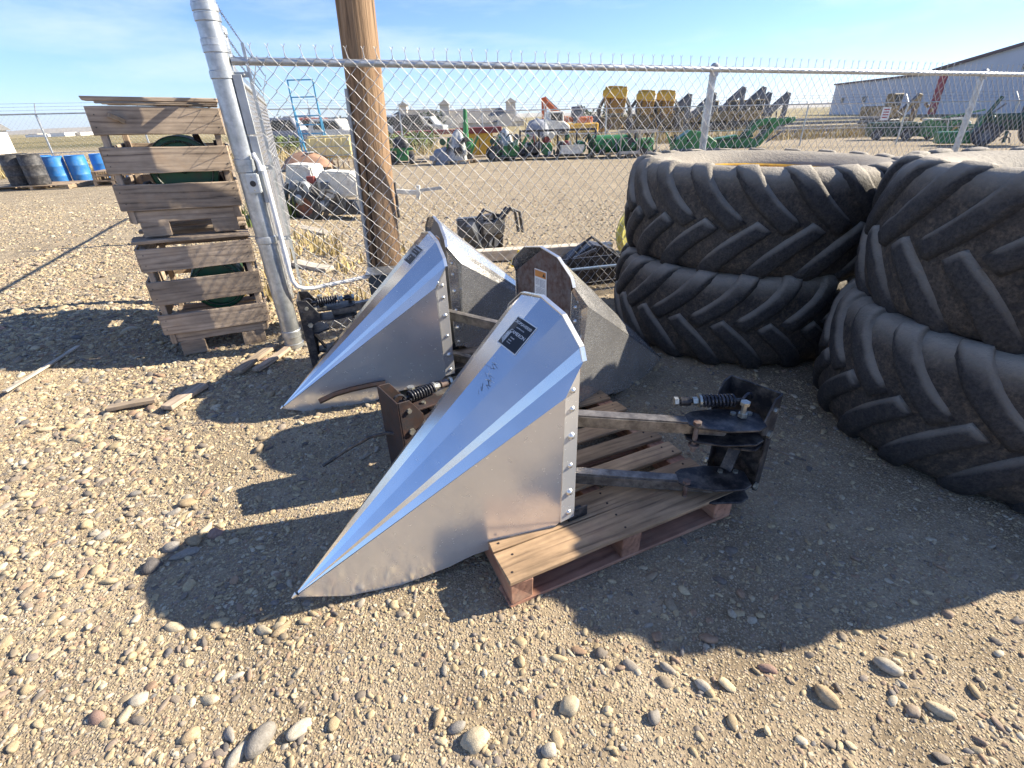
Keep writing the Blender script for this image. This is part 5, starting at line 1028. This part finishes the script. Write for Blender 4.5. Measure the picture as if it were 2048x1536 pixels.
def excavator(label, px, Y, h, mt, bodymt, k=1.0, yaw=0, left=True, group=None):
    """tracked excavator with its boom up and its stick hanging down"""
    t = thing('excavator', label, 'excavator', (fx(px, Y), Y, 0), R(yaw), group); s = -1
    if not left: t.rotation_euler.z += math.pi
    pk = Vector((0, 0, h)); elbow = pk + Vector((s * 1.5 * k, 0, -1.35 * k)); foot = Vector((s * 3.0 * k, 0, 1.2))
    m = MB(); wv = .34 * k
    m.prism([(foot.x, foot.z), (elbow.x - .1 * k, elbow.z + .12 * k), (pk.x - .25 * k, pk.z - .05 * k), (pk.x + .05, pk.z - .3 * k), (elbow.x + .15 * k, elbow.z - .42 * k), (foot.x + .35 * k, foot.z - .15)], (0, -wv / 2, 0), (1, 0, 0), (0, 0, 1), (0, wv, 0)); m.build('boom', mt, t, bevel=.03)
    m = MB(); m.prism([(pk.x - .22 * k, pk.z + .12 * k), (pk.x + .18 * k, pk.z + .05 * k), (pk.x + .12 * k, pk.z - 1.6 * k), (pk.x - .25 * k, pk.z - 2.4 * k), (pk.x - .4 * k, pk.z - 2.35 * k), (pk.x - .25 * k, pk.z - 1.2 * k)], (0, -wv * .4, 0), (1, 0, 0), (0, 0, 1), (0, wv * .8, 0)); m.build('stick', mt, t, bevel=.03)
    MB().tube(elbow + Vector((.1, 0, .35 * k)), pk + Vector((-.1 * k, 0, .12 * k)), .07 * k, n=8).build('stick_cylinder', GREYM, t); MB().tube(foot + Vector((.4 * k, -.25, .2)), elbow + Vector((.1, -.25, -.1)), .07 * k, n=8).build('boom_cylinder', GREYM, t)
    MB().prism([(-.3, 0), (.35, .05), (.5, -.35), (.1, -.75), (-.3, -.55)], (pk.x - .35 * k, -.4 * k, pk.z - 2.3 * k), (k, 0, 0), (0, 0, k), (0, .8 * k, 0)).build('bucket', mt, t, bevel=.03)
    MB().box((foot.x - .5 * k, 0, 1.15), (2.2 * k, 1.6 * k, .75)).build('engine_house', bodymt, t, bevel=.08); cb = MB().box((foot.x + .2 * k, -.5 * k, 1.75), (.9 * k, .8 * k, 1.1)).build('cab', bodymt, t, bevel=.06); MB().box((foot.x + .2 * k, -.91 * k, 1.85), (.65 * k, .02, .7)).build('window', PANE, cb)
    clutter(t, 3.5 * k, 2.4, 1.6, [bodymt, BLACKP, CAMO, RUST], 9, int(px))
    for y_ in (-.7, .7): MB().box((foot.x - .2 * k, y_ * k, .4), (2.8 * k, .4 * k, .7)).build('track', BLACKD, t, bevel=.2, seg=3)
    return t
excavator('orange excavator with folded arm standing far behind the rack', 1087, 52, fz(1087, 197, 52), ORANGE, GREYM, 1.15, 0, left=False); bpy.context.view_layer.update()
for px, py, Y, lab in ((1376, 190, 44, 'first black excavator arm right of the yellow buckets'), (1424, 187, 46, 'black excavator arm just left of the near fence post'), (1481, 176, 47, 'black excavator arm just right of the near fence post, tallest pair'), (1521, 176, 47.5, 'black excavator arm in the middle of the right group'), (1534, 187, 49, 'black excavator arm partly behind the middle one'), (1571, 187, 47, 'last black excavator arm at the right end of the row')):
    excavator(lab, px, Y, fz(px, py, Y), GREYM, CAMO, .95, 0, group='black excavators in a row')
for px, py, Y, lab in ((1228, 172, 38, 'yellow wheel loader with raised bucket, nearest and largest of three'), (1289, 180, 42, 'yellow wheel loader with raised bucket, middle of three'), (1329, 180, 42.5, 'yellow wheel loader with raised bucket, rightmost of three')):
    zt = fz(px, py, Y); t = thing('wheel_loader', lab, 'loader', (fx(px, Y), Y, 0), R(-12), 'yellow wheel loaders')
    m = MB(); bw = .82 if px < 1250 else .70; m.prism([(-bw * .72, zt - 1.6), (bw * .80, zt - 1.6), (bw, zt - .45), (bw * .92, zt - .05), (-bw * .8, zt), (-bw * .95, zt - .45)], (0, 0, 0), (1, 0, 0), (0, 0, 1), (0, .9, 0)); m.build('bucket_back', YELLOWD, t, bevel=.04)  # bucket back in the darker yellow: its shade is painted into the colour
    MB().prism([(-bw, 0), (bw * .9, -.18), (bw * 1.02, .45), (bw * .55, .80), (-bw * .5, .86), (-bw * 1.0, .5)], (0, -.42, zt - .62), (1, 0, 0), (0, .62, .78), (0, .05, -.04)).build('bucket_lip', YELLOW, t, bevel=.02); MB().bar((-bw * .5, -.04, zt - 1.9), (-bw * .35, -.04, zt - .7), .06, .1).build('bucket_rib', BLACKP, t); MB().bar((bw * .55, -.04, zt - 1.9), (bw * .45, -.04, zt - .7), .06, .1).build('bucket_rib', YELLOWD, t)
    for sx_ in (-1, 1): MB().path([(sx_ * 1.15, 1.6, 1.0), (sx_ * 1.05, 1.0, 1.9), (sx_ * .85, .5, zt - .9), (sx_ * .7, .3, zt - .7)], .13, 6).build('lift_arm', GREYM, t, smooth=True)
    MB().box((0, 2.2, 1.0), (2.0, 2.2, .8)).build('chassis', CAMO, t, bevel=.08); clutter(t, 2.4, .8, 1.5, [CAMO, BLACKP, YELLOWD, RUST], 10, int(px)); cb = MB().box((0, 2.0, 1.75), (1.3, 1.2, 1.0)).build('cab', GREYM, t, bevel=.06); MB().box((0, 1.39, 1.85), (1.0, .02, .6)).build('windscreen', mat('pale_glass', (.25, .33, .38), .15, 0, .1, 1, 10, 0), cb)
    for sx_ in (-1.1, 1.1): wheel(t, sx_, 1.2, .65, .65, .5, axis='X'); wheel(t, sx_, 3.0, .65, .65, .5, axis='X')
Y0 = 25; t = thing('green_bucket', 'green loader bucket lying behind the left tyre stack', 'bucket', (fx(1392, Y0), Y0, 0), R(-8)); MB().prism([(-.9, 0), (.9, .0), (1.0, .35), (.4, .75), (-.2, .85), (-.8, .45)], (0, -.5, 0), (1, 0, 0), (0, 0, 1), (0, 1.0, 0)).build('bucket_shell', GREEN, t, bevel=.03); MB().bar((-.9, -.52, .05), (1.0, -.52, .05), .06, .1).build('cutting_edge', GREYM, t); clutter(t, 2.4, 1.2, .8, [GREEN, GREEND, YELLOWD, BLACKP], 12, 8)
for k, (px, lab) in enumerate(((1470, 'low green header part behind the tyres near the fence post'), (1525, 'green front loader arms leaning behind the tyres'), (1562, 'green front loader arms nearest the stacked steel'))):
    Y0 = 26; t = thing('loader_arms' if k else 'green_header', lab, 'machine part', (fx(px, Y0), Y0, 0), R(-10))
    if k:
        for y_ in (-.4, .5): MB().prism([(-1.0, 0), (-.75, 0), (-.1, .85), (.6, 1.0), (.62, 1.22), (-.2, 1.12)], (0, y_, .02), (1, 0, 0), (0, 0, 1), (0, .12, 0)).build('loader_arm', GREEN if y_ < 0 else GREEND, t, bevel=.02)
        MB().bar((.3, -.4, 1.0), (.3, .5, 1.0), .12, .12).build('cross_tube', GREEND, t); MB().bar((-.5, -.46, .2), (.2, -.46, .7), .06, .06).build('lift_cylinder', GREYM, t)
    else: MB().prism([(-1.1, 0), (1.2, 0), (1.1, .35), (.2, .55), (-.9, .4)], (0, -.4, 0), (1, 0, 0), (0, 0, 1), (0, .8, 0)).build('header_body', GREEN, t, bevel=.04); MB().bar((-.9, -.42, .3), (.9, -.42, .5), .08, .1).build('top_tube', GREEND, t)
for k in range(5):
    Y0 = 33 + .4 * k; xa, xb = fx(1560, Y0), fx(1762, Y0); o = MB().box(((xa + xb) / 2, Y0, .12 + .20 * k), (xb - xa, .4, .13)).build('steel_girder', GREYM if k % 2 else mat('pale_weathered_steel', (.34, .32, .29), .7, .1, .2, 2, 40, .05)); tag(o, '%s long steel beam of the stack before the grey building' % ('lowest', 'second lowest', 'middle', 'second highest', 'topmost')[k], 'steel beam', 'stacked steel beams')
Y0 = 27.3; t = thing('white_sign', 'small white notice with red print on the far fence', 'sign', (fx(1764, Y0 - 3), Y0 - 3.4, 1.25)); MB().box((0, 0, 0), (.36, .015, .5)).build('sign_panel', LABELW, t); m = MB()
for k in range(4): m.box((0, -.009, .16 - k * .1), (.24, .004, .045))
m.build('red_print', LABELO if 0 else BLDGR, t)
excavator('tan excavator working behind the green seed boxes', 1835, 42, fz(1835, 190, 42), CAMO, CAMO, .9, 8)
Y0 = 28; t = thing('seed_box', 'dark green seed drill box on wheels, left one', 'seed drill', (fx(1795, Y0), Y0, 0), R(-14)); MB().prism([(-.95, .15), (.95, .15), (1.0, .8), (-1.0, .8)], (0, -.4, 0), (1, 0, 0), (0, 0, 1), (0, .8, 0)).build('hopper', GREEND, t, bevel=.03)
for x_ in (-.7, .7): wheel(t, x_, -.45, .25, .25, .15)
Y0 = 27.5; t = thing('seed_box', 'dark green seed drill box on wheels, right one', 'seed drill', (fx(1848, Y0), Y0, 0), R(-16)); MB().prism([(-.75, .15), (.75, .15), (.8, .75), (-.8, .75)], (0, -.4, 0), (1, 0, 0), (0, 0, 1), (0, .8, 0)).build('hopper', GREEND, t, bevel=.03)
for x_ in (-.5, .5): wheel(t, x_, -.45, .25, .25, .15)
Y0 = 26.5; t = thing('green_seeder', 'bright green seeder with white lid before the grey building', 'seeder', (fx(1902, Y0), Y0, 0), R(-18)); MB().box((0, 0, .5), (1.6, .7, .7)).build('hopper', GREEN, t, bevel=.03); MB().box((0, 0, .9), (1.65, .75, .06)).build('lid', WHITEM, t); MB().bar((-.3, -.37, .95), (1.3, -.37, 1.25), .07, .07).build('guard_rail', GREEN, t); clutter(t, 1.8, 1.0, .9, [GREEN, YELLOW, WHITEM, GREEND], 9, 11)
for k in range(4): board('white_sack', .5, .3, .12, WHITEW, t, (1.1, -.3, .12 + .13 * k), (0, 0, .1 * k))
Y0 = 22; t = thing('green_sprayer', 'dark green tractor with folded boom at the right edge', 'tractor', (fx(2035, Y0), Y0, 0), R(-25)); MB().box((0, 0, .85), (1.9, .9, .6)).build('hood', GREEND, t, bevel=.06); cb = MB().box((.9, .1, 1.3), (.9, 1.0, .8)).build('cab', BLACKD, t, bevel=.05); wheel(t, .8, -.7, .6, .6, .4); wheel(t, -.8, -.6, .42, .42, .3); clutter(t, 2.6, 1.6, 1.2, [GREEND, GREEN, BLACKP, GREYM], 14, 9)
MB().bar((-1.2, -.3, .35), (-.6, -.3, 1.75), .1, .12).build('boom', GREEND, t); MB().bar((-.9, -.3, 1.0), (-.4, -.3, 1.5), .06, .06).build('boom_cylinder', GREYM, t); MB().box((-1.6, 0, .3), (1.2, .8, .45)).build('front_weight', GREEN, t, bevel=.05)
Y0 = 26; t = thing('green_implement', 'green field implement left of the tractor at the right edge', 'implement', (fx(1962, Y0), Y0, 0), R(-20)); MB().prism([(-1.0, .1), (.9, .1), (.6, .7), (.0, .55), (-.6, .75)], (0, -.3, 0), (1, 0, 0), (0, 0, 1), (0, .7, 0)).build('frame', GREEND, t, bevel=.03); MB().bar((-.8, -.35, .4), (.8, -.35, .8), .08, .1).build('draw_bar', GREEN, t); wheel(t, .4, -.45, .3, .3, .2); clutter(t, 2.4, 1.0, .8, [GREEND, GREEN, CAMO, BLACKP], 14, 10)

# ------------------------------------------------------------------ buildings
def at(px, py, Z):
    d = r2 * ((px - 1024) / FPX) - u2 * ((py - 768) / FPX) + _f; return Vector((0, 0, CAMH)) + d * Z
WL, WR = at(1672, 170, 108), at(1874, 149, 78); h_w = WL.z; dv = (WR - WL); dv.z = 0; LB = dv.length; dv.normalize(); byaw = math.atan2(dv.y, dv.x)
bd = thing('metal_building', 'grey metal clad hall with red stripe and gable at the right', 'building', (WL.x, WL.y, 0), byaw)
MB().box((LB / 2, 9, h_w / 2), (LB, 18, h_w)).build('low_wing_wall', BLDG, bd); MB().prism([(-.4, h_w - .05), (LB + .1, h_w - .05), (LB + .1, h_w + .25), (-.4, h_w + .25)], (0, -.3, 0), (1, 0, 0), (0, 0, 1), (0, 18.6, 0)).build('low_wing_roof', BLDGT, bd)
GL = 46; best = None
for s_ in np.arange(2, 40, .05):
    P_ = Vector((WR.x + dv.x * s_, WR.y + dv.y * s_, CAMH)) - Vector((0, 0, CAMH)); z_ = P_.dot(_f); q_ = 1024 + FPX * P_.dot(r2) / z_
    if best is None or abs(q_ - 2048) < best[0]: best = (abs(q_ - 2048), s_, P_.y)
hr = h_w + (fz(2048, 82, best[2]) - h_w) / best[1] * (GL / 2 + 2); SG, ZG = best[1], fz(2048, 82, best[2])
m = MB(); m.prism([(LB + .15, 0), (LB + GL, 0), (LB + GL, h_w), (LB + GL / 2 + 2, hr), (LB + .15, h_w + .3)], (0, -.4, 0), (1, 0, 0), (0, 0, 1), (0, 24, 0)); m.build('gable_wall', BLDG, bd)
m = MB(); m.bar((LB - .2, -.6, h_w + .45), (LB + GL / 2 + 2, -.6, hr + .2), .5, .35); m.build('roof_edge', BLDGT, bd)
MB().box((LB + 2.6, -.46, h_w / 2 - .2), (1.9, .1, h_w + .2)).build('red_stripe', BLDGR, bd)
for k, (x_, z_) in enumerate(((LB + SG - 1.5, ZG - 1.2), (LB + SG + .5, ZG - .9), (LB + SG - 1.3, ZG - 2.6), (LB + SG + 2.6, ZG - .6))): f_ = MB().box((x_, -.44, z_), (1.0, .1, .9 if k != 2 else .7)).build('window', LABELT, bd); MB().box((x_, -.50, z_), (.8, .06, .7 if k != 2 else .5)).build('pane', PANE, f_)
for k in range(3): f_ = MB().box((5 + k * 9, -.04, 2.6), (1.4, .1, 1.2)).build('window', LABELT, bd); MB().box((5 + k * 9, -.1, 2.6), (1.1, .06, .9)).build('pane', PANE, f_)
MB().box((LB * .62, -.05, 1.9), (4.2, .1, 3.8)).build('roller_door', BLDG, bd); 
m = MB(); nrib = 0
for k in range(int(LB / .9)): m.box((k * .9 + .4, -.02, h_w / 2), (.12, .05, h_w - .1))
for k in range(46): m.box((LB + .9 + k * .95, -.42, h_w / 2), (.12, .05, h_w))
o = m.build('cladding_rib', BLDG, bd); o['kind'] = 'stuff'
def house(label, pxc, Y, w_, d_, wallh, base, towers, yaw):
    t = thing('distant_lodge', label, 'building', (fx(pxc, Y), Y, base), R(yaw)); MB().box((0, 0, wallh / 2), (w_, d_, wallh)).build('wall', CREAMW, t)
    e = .5; m = MB(); m.add([(-w_ / 2 - e, -d_ / 2 - e, wallh), (w_ / 2 + e, -d_ / 2 - e, wallh), (w_ / 2 + e, d_ / 2 + e, wallh), (-w_ / 2 - e, d_ / 2 + e, wallh), (-w_ / 2 + d_ / 2, 0, wallh + 2.6), (w_ / 2 - d_ / 2, 0, wallh + 2.6)], [(0, 1, 5, 4), (1, 2, 5), (2, 3, 4, 5), (3, 0, 4), (0, 3, 2, 1)]); rf = m.build('roof', ROOFG, t)
    for tx in towers:
        tw = MB().box((tx, -d_ * .1, wallh + 2.2), (1.9, 1.9, 2.6)).build('cupola', CREAMW, t); m = MB(); m.add([(tx - 1.3, -d_ * .1 - 1.3, wallh + 3.5), (tx + 1.3, -d_ * .1 - 1.3, wallh + 3.5), (tx + 1.3, -d_ * .1 + 1.3, wallh + 3.5), (tx - 1.3, -d_ * .1 + 1.3, wallh + 3.5), (tx, -d_ * .1, wallh + 4.4)], [(0, 1, 4), (1, 2, 4), (2, 3, 4), (3, 0, 4), (3, 2, 1, 0)]); m.build('cupola_roof', ROOFG, tw)
    for g_ in (-.25, .3):
        m = MB(); m.prism([(-1.6, 0), (1.6, 0), (1.6, wallh), (0, wallh + 1.6), (-1.6, wallh)], (w_ * g_, -d_ / 2 - .8, 0), (1, 0, 0), (0, 0, 1), (0, 1.2, 0)); m.build('gable_bay', CREAMW, t)
    for k in range(int(w_ / 2.4)):
        for z_ in ([1.3, 4.0] if wallh > 4.5 else [1.6]): f_ = MB().box((-w_ / 2 + 1.2 + k * 2.4, -d_ / 2 - .03, z_), (1.1, .08, 1.3)).build('window', LABELW, t); MB().box((-w_ / 2 + 1.2 + k * 2.4, -d_ / 2 - .08, z_), (.85, .06, 1.05)).build('pane', PANE, f_)
    return t
house('cream lodge with grey hipped roof and two cupolas beyond the far fence', 950, 118, 20, 9, 5.4, -4.6, (-6.2, 7.6), 3)
house('low white house with grey roof far behind the lawn tractor', 835, 140, 16, 8, 3.6, -2.2, (-3,), -4)
t = thing('garden_shed', 'small shed with dark shingle roof at the far left edge', 'shed', (fx(-34, 52), 52, 0), R(15)); MB().box((0, 0, 1.0), (2.6, 2.6, 2.0)).build('wall', LABELW, t); m = MB(); m.prism([(-1.6, 1.95), (1.6, 1.95), (.4, 3.0), (-.4, 3.0)], (0, -1.6, 0), (1, 0, 0), (0, 0, 1), (0, 3.2, 0)); m.build('roof', ROOFG, t)
random.seed(8)
for k in range(12):
    Y0 = random.uniform(260, 420); px = 70 + k * 14 + random.uniform(-5, 5); o = MB().box((fx(px, Y0), Y0, .6), (random.uniform(4, 11), 6, random.uniform(.9, 2.0))).build('distant_warehouse', CREAMW if k % 3 == 0 else LABELW); tag(o, 'tiny whitish warehouse on the plain far left of the crate stack', 'building', 'tiny white warehouses on the horizon')
vs_ = [('grey', GREYC), ('dark', GREYM), ('white', WHITEM), ('red', REDM), ('dark blue', BOXBLUE), ('white', LABELW), ('silver', GALVD), ('black', BLACKD)]
for k, (px, Y0, (cn, mt_), wh) in enumerate(((585, 46, vs_[0], 'leftmost, next to the corner post'), (612, 48, vs_[1], 'behind the blue ladder'), (640, 47, vs_[3], 'between the ladder and the tank'), (668, 45, vs_[2], 'behind the cream tank'), (690, 50, vs_[4], 'just left of the utility pole'), (800, 60, vs_[5], 'right of the utility pole'), (828, 56, vs_[7], 'above the lawn tractor'), (855, 62, vs_[6], 'left of the cream lodge'))):
    t = thing('parked_vehicle', '%s vehicle parked in the far lot, %s' % (cn, wh), 'vehicle', (fx(px, Y0), Y0, .1), R(random.uniform(-25, 25)), 'vehicles in the far lot'); k2 = random.uniform(1.0, 1.2)
    MB().prism([(-2.1, .35), (2.1, .35), (2.1, .95), (1.3, 1.05), (.7, 1.75 * k2), (-1.6, 1.8 * k2), (-2.05, 1.0)], (0, -.85, 0), (1, 0, 0), (0, 0, 1), (0, 1.7, 0)).build('body', mt_, t, bevel=.08); MB().prism([(-1.5, 1.1), (1.0, 1.1), (.6, 1.6 * k2), (-1.4, 1.62 * k2)], (0, -.87, 0), (1, 0, 0), (0, 0, 1), (0, .02, 0)).build('window', PANE, t)
    for x_ in (-1.3, 1.3): wheel(t, x_, -.75, .35, .35, .25)
def bush(label, px, Y, w_, h, seed, mt=GRNG):
    rs = np.random.default_rng(seed); t = thing('bush', label, 'bush', (fx(px, Y), Y, 0), group='bushes beyond the far fence'); vs = []; fs = []
    for k in range(500):
        d = rs.normal(size=3); d /= np.linalg.norm(d); q = rs.random() ** .4; lob = 1 + .3 * math.sin(4 * d[0] + seed) * math.cos(3 * d[2] + seed); c = np.array([d[0] * w_ / 2, d[1] * w_ / 2, h * .55 + d[2] * h * .45]) * np.array([q * lob, q * lob, 1]) ; c[2] = max(.05, h * .5 + d[2] * h * .48 * q * lob); e = rs.normal(size=(3, 3)) * .13; i = len(vs); vs += [tuple(c + e[0]), tuple(c + e[1]), tuple(c + e[2])]; fs.append((i, i + 1, i + 2))
    me_ = bpy.data.meshes.new('crown'); me_.from_pydata(vs, [], fs); link('crown', me_, mt, t); MB().tube((0, 0, 0), (0, 0, h * .6), .06, .03, n=7).build('trunk', RUSTB, t); return t
DKG = mat('dark_green_leaves', (.035, .06, .025), .8, 0, .4, 2, 10, 0)
for k, (px, Y, w_, h, lab) in enumerate(((560, 34, 2.0, 1.0, 'low green bush beside the corner post top'), (575, 55, 3.0, 2.4, 'dark tree at the far lot left of the ladder'), (700, 58, 3.5, 2.5, 'dark tree in the far lot beside the utility pole'), (775, 30, 1.6, 1.0, 'olive bush just right of the utility pole'), (830, 30, 2.4, 1.1, 'olive bush behind the lawn tractor'), (860, 75, 4, 2.8, 'dark tree left of the cream lodge'), (1225, 80, 5, 3.0, 'dark tree behind the first wheel loader'), (1170, 70, 3.0, 2.6, 'dark tree behind the small bulldozer'))): bush(lab, px, Y, w_, h, k + 3, DKG if 'dark' in lab else GRNG)

# ------------------------------------------------------------------ air
hz = MB().box((0, 1500, 65), (14000, 12000, 146)).build('haze', None); hz['kind'] = 'stuff'; tag(hz, 'thin pale haze in the air over the plain', 'haze')
hm = bpy.data.materials.new('haze_air'); hm.use_nodes = True; hn = hm.node_tree.nodes; hn.remove(hn['Principled BSDF']); pv = hn.new('ShaderNodeVolumePrincipled'); pv.inputs['Color'].default_value = (.80, .88, 1.0, 1); pv.inputs['Density'].default_value = .00013; pv.inputs['Anisotropy'].default_value = .2
hm.node_tree.links.new(pv.outputs[0], hn['Material Output'].inputs['Volume']); hz.data.materials.append(hm)
